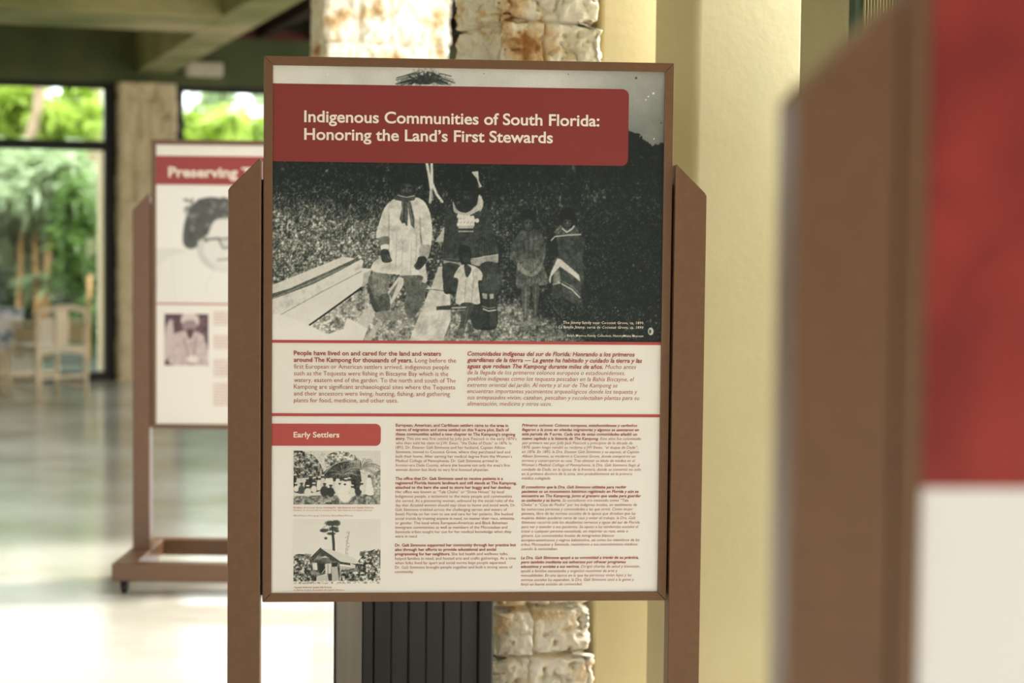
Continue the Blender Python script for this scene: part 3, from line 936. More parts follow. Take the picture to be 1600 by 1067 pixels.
    c.curve([(40, 930), (70, 960), (75, 985), (45, 985)], 92); c.curve([(-30, 985), (15, 965), (20, 995), (-10, 1010)], 100)
    c.poly([(-140, 842), (-20, 830), (-20, 860), (-140, 862)], 60); c.line([(-50, 850), (30, 846)], 6, 205); c.line([(-50, 870), (20, 862)], 4, 150)
    # ---------- boy in a belted tunic
    coat = 74 + (c.noise(5, 14) - .5) * 70
    c.curve([(330, 425), (360, 402), (430, 402), (465, 425), (490, 520), (480, 610), (500, 705), (420, 722), (325, 730), (320, 660), (330, 620), (292, 570), (290, 500)], coat)
    c.curve([(330, 575), (375, 570), (440, 572), (475, 610), (500, 708), (420, 722), (325, 732), (320, 660)], coat + 20)
    for k in range(9): c.line([(345 + k * 14, 580), (332 + k * 19, 722)], 2.5, 40, .5)
    for k in range(5): c.line([(372 + k * 16, 410), (376 + k * 14, 565)], 4, 40 if k % 2 else 110, .5)
    c.line([(305, 530), (330, 600), (385, 650)], 12, 100, .8); c.line([(480, 540), (465, 600), (420, 650)], 12, 104, .8)
    c.curve([(330, 590), (365, 625), (400, 650), (395, 668), (360, 655), (325, 625)], 128); c.curve([(455, 605), (430, 640), (400, 655), (405, 672), (440, 655), (465, 625)], 122)
    c.curve([(355, 722), (395, 720), (400, 780), (385, 850), (385, 915), (390, 945), (340, 955), (360, 920), (350, 800)], 84); c.line([(375, 735), (370, 900)], 8, 130, .6)
    c.curve([(410, 720), (448, 718), (450, 790), (440, 860), (435, 925), (430, 945), (405, 930), (418, 850)], 74); c.line([(430, 735), (428, 900)], 8, 116, .6)
    c.curve([(335, 940), (390, 920), (395, 945), (350, 960)], 120); c.curve([(405, 915), (435, 910), (440, 945), (415, 950)], 100)
    c.curve([(350, 310), (385, 288), (425, 300), (432, 345), (420, 392), (388, 412), (360, 395), (348, 350)], 40)
    c.ell(388, 370, 27, 32, 70); c.curve([(345, 340), (350, 300), (388, 284), (428, 302), (432, 345), (410, 345), (385, 336), (365, 348)], 20)
    c.ell(377, 362, 7, 3, 18); c.ell(402, 362, 7, 3, 18); c.line([(390, 364), (388, 380)], 4, 120); c.line([(378, 393), (400, 393)], 3, 26); c.ell(392, 352, 12, 5, 92, .6); c.ell(374, 378, 7, 7, 100, .6)
    # ---------- girl wrapped in a banded shawl
    wrap = 66 + (c.noise(6, 15) - .5) * 60
    c.curve([(540, 405), (575, 370), (650, 370), (685, 425), (712, 460), (705, 530), (700, 600), (710, 680), (692, 760), (700, 845), (660, 830), (590, 795), (530, 790), (525, 700), (505, 690), (530, 590), (560, 540), (500, 520), (505, 460)], wrap)
    c.curve([(500, 450), (540, 420), (560, 540), (520, 545), (498, 500)], 30)
    c.line([(520, 462), (540, 440), (610, 432), (690, 428)], 6, 196); c.line([(585, 395), (610, 415), (640, 395), (650, 380)], 8, 190); c.specks(40, (545, 380, 680, 430), 120, 200, 6, 1.6, 61)
    for k in range(5): c.line([(560, 470 + k * 16), (640, 480 + k * 12), (705, 466 + k * 14)], 3, 34, .6)
    c.poly([(555, 565), (575, 570), (680, 660), (686, 700), (650, 668), (570, 612), (520, 670), (515, 712), (505, 690), (520, 640)], 190)
    c.poly([(535, 650), (565, 625), (575, 690), (560, 710), (530, 712)], 110); c.line([(560, 700), (640, 745), (684, 790)], 6, 205); c.line([(562, 686), (645, 730), (684, 772)], 3, 140); c.line([(530, 715), (580, 706)], 5, 160)
    c.line([(575, 700), (585, 795)], 4, 34, .8); c.line([(640, 560), (700, 700)], 5, 36, .5); c.line([(600, 520), (690, 640)], 4, 38, .5)
    c.curve([(575, 320), (605, 290), (645, 300), (655, 350), (640, 385), (612, 392), (585, 380), (572, 350)], 30)
    c.ell(612, 362, 24, 26, 64); c.curve([(562, 350), (572, 300), (610, 276), (650, 296), (662, 345), (640, 345), (600, 340), (580, 352)], 16); c.line([(614, 352), (612, 368)], 4, 118); c.ell(602, 356, 6, 3, 20); c.ell(626, 356, 6, 3, 20)
    c.ell(1092, 985, 16, 22, 200); c.ell(1088, 985, 7, 12, 60)
    # film grain and dust; cloth and skin take a fine mottling too
    m1 = c.noise(9, 71, 3) - .5; m2 = c.noise(2.6, 72, 2) - .5
    k = np.interp(c.a, [0, 120, 170, 220], [.9, .8, .35, .16])
    c.a = np.where(PY > 240, np.clip(c.a, 0, 248) * (1 + k * (.55 * m1 + .55 * m2)), c.a).astype(np.float32)
    c.a = np.where(c.a > 214, 214 + (c.a - 214) * .5, c.a)
    white = np.clip((PY - 468) / 50, 0, 1) * np.clip((560 - PX) / 60, 0, 1)
    c.a = (c.a + 24 * white * (c.a > 190)).astype(np.float32)
    c.blur(.5)
    c.a += (np.random.RandomState(3).rand(h, w).astype(np.float32) - .5) * 16
    c.use(0, 0, 1)
    for x, y, r_ in ((1021, 146, 1.6), (1013, 151, 1.2), (512, 116, 1.4), (1009, 156, 1), (452, 127, .9), (1022, 217, 1)): c.ell(x, y, r_, r_, 236)
    for x, y, r_ in ((994, 122, 1.8), (1033, 192, 1.2), (756, 115, .8), (888, 116, .8)): c.ell(x, y, r_, r_, 70)
    return c
cv = paint_family()
_, z_ph = main.loc(425, 531.0)
print_photo('group_photograph', main, board, cv, xl, xr, z_ph, zt, 640, 446, BW)
# title banner
xb, _ = main.loc(982, 200); _, zb1 = main.loc(425, 130.2); _, zb0 = main.loc(425, 251.8)
flat('title_banner', M_deep_red, board, rrect(xl, xb, zb0, zb1, .0155), Y_BAN)
write('title_lettering', M_white, board, px_lines(main, [
    (475.8, 936, 190.3, 'Indigenous Communities of South Florida:', ''),
    (475.8, 863.2, 217.9, 'Honoring the Land\u2019s First Stewards', '')]), .0246, bold=.019, res=6)
for a, c_ in ((530.8, 535.4), (645.5, 650.0)):
    _, z1 = main.loc(425, a); _, z0 = main.loc(425, c_)
    flat('red_rule', M_red, board, [(xl, z0), (xr, z0), (xr, z1), (xl, z1)], Y_BAN)
# introduction, two languages
def zoomrows(ox, oy, k, x0, x0b, b0, db, rows):
    out = []; n = len(rows)
    for i, r_ in enumerate(rows):
        if r_ is None: continue
        x1, tb, tl = r_
        xs = x0 + (x0b - x0) * i / max(1, n - 1)
        out.append((ox + xs / k, ox + x1 / k, oy + (b0 + db * i) / k, tb, tl))
    return out
write('introduction_text', M_text, board, px_lines(main, zoomrows(420, 525, 5.161, 203, 202, 153, 54.35, [
    (1388, 'People have lived on and cared for the land and waters', ''),
    (1510, 'around The Kampong for thousands of years.', ' Long before the'),
    (1453, '', 'first European or American settlers arrived, indigenous people'),
    (1447, '', 'such as the Tequesta were fishing in Biscayne Bay which is the'),
    (1506, '', 'watery, eastern end of the garden. To the north and south of The'),
    (1503, '', 'Kampong are significant archaeological sites where the Tequesta'),
    (1460, '', 'and their ancestors were living, hunting, fishing, and gathering'),
    (1042, '', 'plants for food, medicine, and other uses.')])), .0098, bold=.020, light=-.004)
write('introduction_text_in_spanish', M_text, board, px_lines(main, zoomrows(720, 525, 4.848, 50, 48, 148, 47.3, [
    (1316, 'Comunidades ind\u00edgenas del sur de Florida: Honrando a los primeros', ''),
    (1372, 'guardianes de la tierra \u2014 La gente ha habitado y cuidado la tierra y las', ''),
    (1327, 'aguas que rodean The Kampong durante miles de a\u00f1os.', ' Mucho antes'),
    (1242, '', 'de la llegada de los primeros colonos europeos o estadounidenses,'),
    (1312, '', 'pueblos ind\u00edgenas como los tequesta pescaban en la Bah\u00eda Biscayne, el'),
    (1186, '', 'extremo oriental del jard\u00edn. Al norte y al sur de The Kampong se'),
    (1337, '', 'encuentran importantes yacimientos arqueol\u00f3gicos donde los tequesta y'),
    (1352, '', 'sus antepasados viv\u00edan, cazaban, pescaban y recolectaban plantas para su'),
    (688, '', 'alimentaci\u00f3n, medicina y otros usos.')])), .0094, italic=True, bold=.020, light=-.004)
# early settlers
xe, _ = main.loc(595, 680); _, ze1 = main.loc(425, 661.9); _, ze0 = main.loc(425, 696.2)
flat('section_banner', M_red, board, rrect(xl, xe, ze0, ze1, .012), Y_BAN)
write('section_title', M_white, board, px_lines(main, [(459, 530, 683.0, 'Early Settlers', '')]), .0118, bold=.022, res=4)
write('settlers_text', M_text, board, px_lines(main, zoomrows(600, 650, 4.105, 76, 70, 67, 28.48, [
    (796, 'European, American, and Caribbean settlers came to the area in', ''),
    (801, 'waves of migration and some settled on this 9-acre plot. Each of', ''),
    (841, 'these communities added a new chapter to The Kampong\u2019s ongoing', ''),
    (850, 'story.', ' This site was first settled by Jolly Jack Peacock in the early 1870\u2019s'),
    (819, '', 'who then sold his claim to J.W. Ewan, \u201cthe Duke of Dade\u201d in 1876. In'),
    (776, '', '1892, Dr. Eleanor Galt Simmons and her husband, Captain Albion'),
    (809, '', 'Simmons, moved to Coconut Grove, where they purchased land and'),
    (821, '', 'built their home. After earning her medical degree from the Women\u2019s'),
    (730, '', 'Medical College of Pennsylvania, Dr. Galt Simmons arrived in'),
    (809, '', 'frontier-era Dade County, where she became not only the area\u2019s first'),
    (671, '', 'woman doctor but likely its very first licensed physician.'),
    None,
    (762, 'The office that Dr. Galt Simmons used to receive patients is a', ''),
    (849, 'registered Florida historic landmark and still stands at The Kampong,', ''),
    (817, 'attached to the barn she used to store her buggy and her donkey.', ''),
    (769, '', 'Her office was known as \u201cTala Cheke\u201d or \u201cStone House\u201d by local'),
    (821, '', 'Indigenous people, a testament to the many people and communities'),
    (832, '', 'she served. As a pioneering woman, unbound by the social rules of the'),
    (844, '', 'day that dictated women should stay close to home and avoid work, Dr.'),
    (788, '', 'Galt Simmons trekked across the challenging terrain and waters of'),
    (826, '', 'South Florida on her own to see and care for her patients. She bucked'),
    (838, '', 'social trends by treating anyone in need, no matter their race, ethnicity,'),
    (791, '', 'or gender. The local white European-American and Black Bahamian'),
    (790, '', 'immigrant communities as well as members of the Miccosukee and'),
    (817, '', 'Seminole tribes sought her out for her medical knowledge when they'),
    (215, '', 'were in need.'),
    None,
    (845, 'Dr. Galt Simmons supported her community through her practice but', ''),
    (718, 'also through her efforts to provide educational and social', ''),
    (796, 'programming for her neighbors.', ' She led health and wellness talks,'),
    (845, '', 'helped families in need, and hosted arts and crafts gatherings. At a time'),
    (784, '', 'when folks lived far apart and social norms kept people separated,'),
    (824, '', 'Dr. Galt Simmons brought people together and built a strong sense of'),
    (190, '', 'community.')])), .0063, bold=.022, light=-.002)
write('settlers_text_in_spanish', M_text, board, px_lines(main, zoomrows(800, 650, 3.812, 60, 52, 62, 26.3, [
    (745, 'Primeros colonos: Colonos europeos, estadounidenses y caribe\u00f1os', ''),
    (755, 'llegaron a la zona en oleadas migratorias y algunos se asentaron en', ''),
    (744, 'esta parcela de 9 acres. Cada una de estas comunidades a\u00f1adi\u00f3 un', ''),
    (768, 'nuevo cap\u00edtulo a la historia de The Kampong.', ' Este sitio fue colonizado'),
    (718, '', 'por primera vez por Jolly Jack Peacock a principios de la d\u00e9cada de'),
    (748, '', '1870, quien luego vendi\u00f3 su reclamo a JW Ewan, \u201cel duque de Dade\u201d,'),
    (757, '', 'en 1876. En 1892, la Dra. Eleanor Galt Simmons y su esposo, el Capit\u00e1n'),
    (734, '', 'Albion Simmons, se mudaron a Coconut Grove, donde compraron un'),
    (732, '', 'terreno y construyeron su casa. Tras obtener su t\u00edtulo de m\u00e9dica en el'),
    (761, '', 'Woman\u2019s Medical College of Pennsylvania, la Dra. Galt Simmons lleg\u00f3 al'),
    (767, '', 'condado de Dade, en la \u00e9poca de la frontera, donde se convirti\u00f3 no solo'),
    (714, '', 'en la primera doctora de la zona, sino probablemente en la primera'),
    (231, '', 'm\u00e9dica colegiada.'),
    None,
    (681, 'El consultorio que la Dra. Galt Simmons utilizaba para recibir', ''),
    (753, 'pacientes es un monumento hist\u00f3rico registrado en Florida y a\u00fan se', ''),
    (768, 'encuentra en The Kampong, junto al granero que usaba para guardar', ''),
    (692, 'su cochecito y su burro.', ' Su consultorio era conocido como \u201cTala'),
    (744, '', 'Cheke\u201d o \u201cCasa de Piedra\u201d por los ind\u00edgenas locales, un testimonio de'),
    (720, '', 'las numerosas personas y comunidades a las que sirvi\u00f3. Como mujer'),
    (735, '', 'pionera, libre de las normas sociales de la \u00e9poca que dictaban que las'),
    (735, '', 'mujeres deb\u00edan quedarse cerca de casa y evitar el trabajo, la Dra. Galt'),
    (760, '', 'Simmons recorri\u00f3 sola los desafiantes terrenos y aguas del sur de Florida'),
    (752, '', 'para ver y atender a sus pacientes. Se opuso a las tendencias sociales al'),
    (690, '', 'tratar a cualquier persona necesitada, sin importar su raza, etnia o'),
    (607, '', 'g\u00e9nero. Las comunidades locales de inmigrantes blancos'),
    (759, '', 'europeo-americanos y negros baham\u00e9\u00f1os, as\u00ed como los miembros de las'.replace('\u00e9\u00f1', 'e\u00f1')),
    (747, '', 'tribus Miccosukee y Seminole, recurrieron a sus conocimientos m\u00e9dicos'),
    (272, '', 'cuando la necesitaban.'),
    None,
    (753, 'La Dra. Galt Simmons apoy\u00f3 a su comunidad a trav\u00e9s de su pr\u00e1ctica,', ''),
    (677, 'pero tambi\u00e9n mediante sus esfuerzos por ofrecer programas', ''),
    (762, 'educativos y sociales a sus vecinos.', ' Dirigi\u00f3 charlas de salud y bienestar,'),
    (628, '', 'ayud\u00f3 a familias necesitadas y organiz\u00f3 reuniones de arte y'),
    (712, '', 'manualidades. En una \u00e9poca en la que las personas viv\u00edan lejos y las'),
    (727, '', 'normas sociales las separaban, la Dra. Galt Simmons uni\u00f3 a la gente y'),
    (417, '', 'forj\u00f3 un fuerte sentido de comunidad.')])), .0062, italic=True, bold=.022, light=-.002)
z7 = lambda x, y: (420 + x / 3.615, 650 + y / 3.615)
cap_rows = [(139, 592, 521, 'Notables of Coconut Grove, including Dr. Galt Simmons and Captain Simmons', '')]
def cap_lines(rows):
    return px_lines(main, [(*[420 + v / 3.615 for v in (a, c_)], 650 + y_ / 3.615, tb, tl) for a, c_, y_, tb, tl in rows])
write('caption', M_text, board, cap_lines([(139, 592, 521, 'Notables of Coconut Grove, including Dr. Galt Simmons and Captain Simmons', '')]), .0036, bold=.012, res=1)
write('photograph_credit', M_text, board, cap_lines([(139, 475, 566, '', 'Alfred Munroe Photograph Collection, HistoryMiami Museum')]), .0036, res=1)
write('caption', M_text, board, cap_lines([(139, 585, 536, '', 'Notables de Coconut Grove, incluida la Dra. Galt Simmons y el Capit\u00e1n Simmons')]), .0036, italic=True, res=1)
write('caption', M_text, board, cap_lines([(141, 355, 971, 'Captain Simmons\u2019 guava jelly factory', '')]), .0036, bold=.012, res=1)
write('caption', M_text, board, cap_lines([(141, 427, 986, '', 'La f\u00e1brica de jalea de guayaba del capit\u00e1n Simmons')]), .0036, italic=True, res=1)
z4r = lambda rows: px_lines(main, [(720 + a / 3.679, 720 + c_ / 3.679, 250 + y_ / 3.679, tb, tl) for a, c_, y_, tb, tl in rows])
write('photograph_caption', M_white, board, z4r([(588, 1049, 941, '', 'The Jimmy family near Coconut Grove, ca. 1890')]), .0062, light=.004, res=1)
write('photograph_credit', M_white, board, z4r([(612, 1049, 1015, '', 'Ralph Munroe Family Collection, HistoryMiami Museum')]), .0055, light=.002, res=1)
write('photograph_caption', M_white, board, z4r([(562, 1049, 967, '', 'La familia Jimmy, cerca de Coconut Grove, ca. 1890')]), .0062, italic=True, light=.004, res=1)

def paint_picnic():
    c = Canvas(456, 702, 598, 790, 4); c.use(420, 650, 3.615)
    n = c.noise(3, 1, 3); n4 = c.noise(14, 2)
    yy = np.mgrid[0:c.h, 0:c.w][0] / c.h
    c.a = (226 - 30 * n4).astype(np.float32)
    c.curve([(130, 200), (210, 205), (260, 230), (300, 290), (310, 350), (300, 420), (130, 420)], 96 + (n - .5) * 420)
    c.curve([(320, 230), (390, 200), (470, 210), (500, 250), (480, 290), (400, 280), (330, 300)], 160 + (n - .5) * 380)
    c.curve([(300, 330), (380, 270), (450, 250), (490, 270), (520, 330), (500, 420), (300, 430)], 34 + (n - .4) * 130)
    c.specks(300, (135, 200, 320, 350), 60, 200, 10, 2.2, 3)
    rs = np.random.RandomState(5)
    for i in range(90):                                   # palm fronds at the right, arching over
        a = radians(rs.uniform(5, 175)); L = rs.uniform(70, 170); x, y = 522, 300; v = rs.uniform(50, 200)
        fr = [(x + L * t * cos(a), y - L * (1.0 * t * sin(a) - .62 * t * t)) for t in [k / 8 for k in range(9)]]
        c.line(fr, rs.uniform(1.2, 3.2), v, .75)
        for k in range(2, 9):
            c.line([fr[k], (fr[k][0] + rs.uniform(-6, 6), fr[k][1] + rs.uniform(8, 24))], 1.6, v + rs.uniform(-30, 30), .55)
    for i in range(40):                                   # darker crown left of it
        a = radians(rs.uniform(20, 170)); L = rs.uniform(60, 150); x, y = 420, 330
        fr = [(x + L * t * cos(a), y - L * (.9 * t * sin(a) - .45 * t * t)) for t in [k / 6 for k in range(7)]]
        c.line(fr, rs.uniform(1.5, 4), rs.choice([24, 40, 60, 130, 170]), .6)
    c.line(smooth_ring([(310, 330), (350, 285), (400, 258), (450, 250), (490, 262), (450, 255), (400, 262), (350, 290)]), 4, 170, .7)
    c.poly([(130, 452), (640, 440), (640, 505), (130, 505)], 122 + (n - .5) * 210)
    c.poly([(570, 330), (640, 300), (640, 445), (585, 440)], 150 + (n - .5) * 220)
    for i in range(15):                                   # people in rows, pale and dark clothes
        x = 150 + i * 22 + rs.uniform(-5, 5); y = 370 + rs.uniform(-12, 12); v = rs.choice([30, 60, 200, 225])
        c.ell(x, y - 18, 7, 9, 60); c.ell(x, y - 27, 10, 4, rs.choice([210, 40])); c.curve([(x - 13, y + 40), (x - 11, y - 5), (x, y - 11), (x + 11, y - 5), (x + 13, y + 40)], v)
    for x, y, r_, v in ((155, 410, 18, 225), (185, 415, 22, 60), (220, 430, 24, 222), (255, 412, 20, 215), (315, 425, 30, 40), (350, 430, 26, 36), (400, 420, 34, 228), (435, 405, 38, 236), (430, 440, 50, 230), (470, 430, 26, 224), (505, 425, 24, 44), (527, 405, 18, 212)):
        c.ell(x, y, r_ * .8, r_, v + rs.uniform(-8, 8), 1, 0, .3); c.ell(x, y - r_ - 6, 7, 8, 70); c.ell(x, y - r_ - 13, 11, 4, v)
    c.curve([(548, 440), (552, 380), (556, 352), (575, 350), (582, 380), (592, 442)], 236); c.ell(566, 340, 8, 9, 80)
    c.specks(200, (140, 350, 600, 450), 30, 230, 8, 2, 9, alpha=.5)
    c.a += (np.random.RandomState(3).rand(c.h, c.w).astype(np.float32) - .5) * 20
    return c
def rect_px(x0, y0, x1, y1):
    a, z1 = main.loc(x0, y0); c_, z0 = main.loc(x1, y1); return a, c_, z0, z1
BW2 = [(0, (22, 26, 24)), (60, (66, 70, 66)), (130, (142, 142, 134)), (200, (212, 208, 198)), (255, (244, 239, 231))]
print_photo('picnic_photograph', main, board, paint_picnic(), *rect_px(458.8, 704, 594.2, 788), 280, 174, BW2)

def paint_cabin():
    c = Canvas(456, 808, 598, 914, 4); c.use(420, 650, 3.615)
    n = c.noise(3, 1, 3); n2 = c.noise(8, 4)
    c.a = (238 - 14 * c.noise(30, 7)).astype(np.float32)
    rs = np.random.RandomState(8)
    c.line([(361, 660), (366, 720), (367, 768)], 15, 50); c.line([(360, 610), (361, 690)], 8, 60)           # tall pine
    for x, y, rx, ry in ((350, 606, 30, 14), (382, 604, 22, 16), (312, 646, 24, 10), (366, 636, 26, 12), (352, 664, 24, 8), (384, 650, 14, 6), (322, 690, 9, 7)):
        c.ell(x, y, rx, ry, 46, .9, 0, .5)
    c.specks(220, (290, 590, 402, 672), 20, 90, 9, 3, 3, poly=[(290, 640), (320, 592), (390, 590), (402, 615), (385, 668), (300, 660)])
    c.line([(362, 640), (300, 648)], 4, 50)
    for i in range(60):
        y = rs.uniform(650, 820); c.line([(445 + rs.uniform(-2, 2) - (y - 740) * .03, y), (445 + rs.uniform(-14, 14), y - rs.uniform(2, 10))], 2.2, rs.uniform(120, 185), .7)
    c.line([(455, 655), (440, 720), (430, 820)], 3, 140)
    c.curve([(140, 800), (190, 780), (240, 800), (260, 860), (260, 940), (140, 945)], 96 + (n - .5) * 520)
    c.curve([(520, 800), (560, 765), (640, 765), (640, 945), (500, 945), (400, 940), (410, 870), (470, 860)], 102 + (n - .5) * 520)
    c.poly([(225, 810), (292, 742), (405, 822), (515, 838), (512, 850), (400, 835), (240, 832)], 56 + (n - .5) * 60)
    c.poly([(292, 745), (345, 752), (480, 800), (520, 836), (405, 820)], 208)
    c.poly([(235, 832), (292, 770), (400, 830), (400, 935), (240, 930)], 70 + (n2 - .5) * 200)
    c.poly([(245, 830), (272, 830), (275, 870), (250, 868)], 226); c.poly([(285, 800), (335, 800), (320, 790)], 200)
    c.poly([(285, 832), (312, 832), (312, 885), (285, 885)], 24); c.poly([(318, 835), (352, 832), (352, 888), (320, 890)], 206); c.poly([(352, 838), (385, 828), (396, 930), (358, 934)], 176)
    c.poly([(355, 830), (390, 826), (385, 850), (356, 852)], 26); c.line([(334, 838), (334, 886)], 3, 90); c.line([(300, 888), (320, 860)], 3, 220)
    c.poly([(270, 905), (330, 890), (340, 935), (268, 940)], 214); 
    for k in range(5): c.line([(270, 908 + k * 7), (338, 900 + k * 7)], 2, 110)
    for k in range(6): c.line([(402, 850 + k * 6), (510, 862 + k * 3)], 2.5, 70 + 60 * (k % 2))
    c.poly([(460, 830), (490, 842), (488, 860), (462, 858)], 200)
    for k in range(26): c.ell(rs.uniform(520, 640), 772 + rs.uniform(-8, 14), rs.uniform(5, 13), rs.uniform(4, 9), rs.uniform(50, 150), .8, 0, .5)
    for k in range(22): c.ell(rs.uniform(140, 245), 792 + rs.uniform(-9, 12), rs.uniform(5, 13), rs.uniform(4, 9), rs.uniform(60, 160), .8, 0, .5)
    c.specks(260, (140, 790, 260, 940), 40, 220, 8, 2.4, 5); c.specks(320, (410, 770, 635, 940), 40, 225, 8, 2.4, 6, poly=[(520, 800), (560, 768), (635, 768), (635, 940), (410, 940), (420, 870), (500, 860)])
    c.poly([(138, 932), (640, 928), (640, 950), (138, 950)], 196 + (n - .5) * 260)
    c.a += (np.random.RandomState(3).rand(c.h, c.w).astype(np.float32) - .5) * 18
    return c
print_photo('cabin_photograph', main, board, paint_cabin(), *rect_px(458.8, 811, 594.2, 912), 280, 208, BW2)

# ================================================================== the left stand, farther back
left = Stand(236.5, 450, 7.85, radians(0.0), 'brown display stand blurred in the left background, with large portrait photograph under red band')
lboard = build_stand_body(left)
def paint_portrait():
    c = Canvas(230, 284, 590, 480, 2); c.use(180, 200, 2.133)
    c.a[:] = 238
    W = 2.133
    c.curve([(120, 570), (140, 470), (190, 420), (250, 405), (330, 440), (430, 420), (520, 440), (600, 500), (640, 590), (120, 590)], 226)
    c.curve([(120, 410), (190, 400), (240, 410), (180, 430), (120, 470)], 205)
    c.line([(150, 450), (130, 585)], 6, 190, .7); c.line([(190, 430), (200, 580)], 5, 205, .7)
    c.curve([(290, 300), (340, 270), (420, 270), (470, 310), (470, 400), (430, 450), (370, 475), (310, 470), (270, 410)], 214)
    c.curve([(268, 395), (285, 440), (318, 470), (360, 478), (372, 466), (330, 455), (300, 425), (285, 395)], 186)
    c.curve([(330, 445), (360, 462), (430, 450), (470, 410), (470, 470), (400, 482), (340, 476)], 200)
    c.curve([(232, 395), (225, 360), (235, 300), (262, 250), (310, 230), (370, 236), (420, 240), (450, 260), (430, 295), (370, 300), (330, 310), (310, 350), (285, 372), (262, 402)], 62)
    rs = np.random.RandomState(4)
    for i in range(90):
        x, y = rs.uniform(235, 440), rs.uniform(235, 390)
        if x > 310 and y > 300: continue
        c.ell(x, y, rs.uniform(5, 14), rs.uniform(4, 9), rs.choice([36, 50, 110, 128]), .6, rs.uniform(0, 3), .6)
    c.line([(300, 372), (340, 368), (372, 372)], 7, 70); c.curve([(345, 370), (400, 364), (405, 395), (360, 400)], 190); c.line([(345, 370), (402, 366), (408, 392), (360, 402), (345, 372)], 4, 60)
    c.curve([(275, 380), (292, 376), (296, 410), (280, 412)], 190)
    c.line([(340, 440), (380, 436), (420, 440)], 5, 110); c.line([(330, 480), (300, 520), (310, 560)], 4, 205)
    c.blur(1)
    return c
def lrect(x0, y0, x1, y1):
    a, z1 = left.loc(x0, y0); c_, z0 = left.loc(x1, y1); return a, c_, z0, z1
GR = [(0, (40, 42, 40)), (60, (84, 86, 82)), (130, (150, 150, 144)), (200, (222, 219, 212)), (255, (247, 243, 238))]
_, lz1 = left.loc(240, 291); _, lz0 = left.loc(240, 473)
print_photo('portrait_photograph', left, lboard, paint_portrait(), xl, xr, lz0, lz1, 340, 190, GR)
_, a1 = left.loc(240, 243); _, a0 = left.loc(240, 288)
flat('title_banner', M_mid_red, lboard, [(xl, a0), (xr, a0), (xr, a1), (xl, a1)], Y_BAN)
write('title_lettering', M_white, lboard, px_lines(left, [(264, 393, 276, 'Preserving T', '')]), .040, bold=.03, res=5)
_, a1 = left.loc(240, 473); _, a0 = left.loc(240, 475.2)
flat('red_rule', M_red, lboard, [(xl, a0), (xr, a0), (xr, a1), (xl, a1)], Y_BAN)
def paint_seated():
    c = Canvas(250, 484, 334, 576, 3); c.use(180, 200, 2.133)
    n = c.noise(5, 3)
    c.a = (70 + (n - .5) * 90).astype(np.float32)
    c.specks(120, (160, 618, 312, 700), 40, 170, 16, 5, 4)
    c.curve([(165, 690), (175, 650), (190, 640), (195, 700), (180, 760), (165, 770)], 190)
    c.curve([(190, 700), (215, 678), (275, 680), (300, 710), (308, 790), (190, 790), (182, 750)], 186 + (n - .5) * 60)
    c.ell(248, 650, 26, 30, 140); c.curve([(220, 650), (225, 622), (255, 616), (278, 632), (276, 660), (262, 640), (235, 642)], 205)
    c.curve([(238, 672), (262, 672), (254, 700), (244, 700)], 70); c.line([(230, 700), (246, 790)], 5, 120, .8); c.line([(270, 700), (256, 790)], 5, 110, .7)
    c.ell(258, 770, 20, 12, 220)
    c.blur(.7)
    return c
PK = [(0, (44, 22, 30)), (70, (92, 64, 72)), (150, (168, 146, 148)), (220, (232, 218, 212)), (255, (246, 238, 232))]
print_photo('seated_figure_photograph', left, lboard, paint_seated(), *lrect(257, 490, 325.5, 571.5), 140, 160, PK)
# faint columns of reading text, too small to read: rows of thin marks
M_faint = mat('faint_text_ink', (.62, .36, .33), .5)
rnd = random.Random(2)
for y0_, y1_ in ((489, 512), (526, 548), (564, 590), (601, 636)):
    y_ = y0_; tx = MB()
    while y_ < y1_:
        a, z = left.loc(334, y_); e_, _ = left.loc(430, y_)
        while a < e_:
            wd = rnd.uniform(.006, .02); tx.add([(a, Y_TXT, z), (a + wd, Y_TXT, z), (a + wd, Y_TXT, z + .0045), (a, Y_TXT, z + .0045)], [(0, 1, 2, 3)]); a += wd + .004
        y_ += 4.6
    tx.build('text_paragraph', M_faint, lboard)

# ================================================================== the right stand, close to the lens
right = Stand(1402, 500, 1.31, radians(4.0), 'brown display stand, strongly blurred and close by, cut off by the right edge')
rboard = build_stand_body(right)
_, rz0 = right.loc(1500, 763)
def paint_red():
    c = Canvas(1420, -420, 2500, 780, .5); c.use(0, 0, 1)
    n = c.noise(170, 3, 4); n2 = c.noise(60, 6, 3)
    c.a = (126 + (n - .5) * 150 + (n2 - .5) * 60).astype(np.float32)
    c.ell(1590, 690, 110, 130, 205, .55, .3, .9); c.ell(1480, 620, 40, 110, 60, .5, .2, .9)
    c.line([(1460, 560), (1520, 420), (1640, 300)], 16, 70, .5); c.line([(1470, 300), (1560, 420), (1620, 560)], 14, 80, .4)
    c.blur(14)
    return c
RD = [(0, (92, 26, 25)), (110, (132, 42, 37)), (190, (165, 60, 48)), (255, (180, 74, 60))]
print_photo('red_picture', right, rboard, paint_red(), xl, xr, rz0, zt, 220, 150, RD)

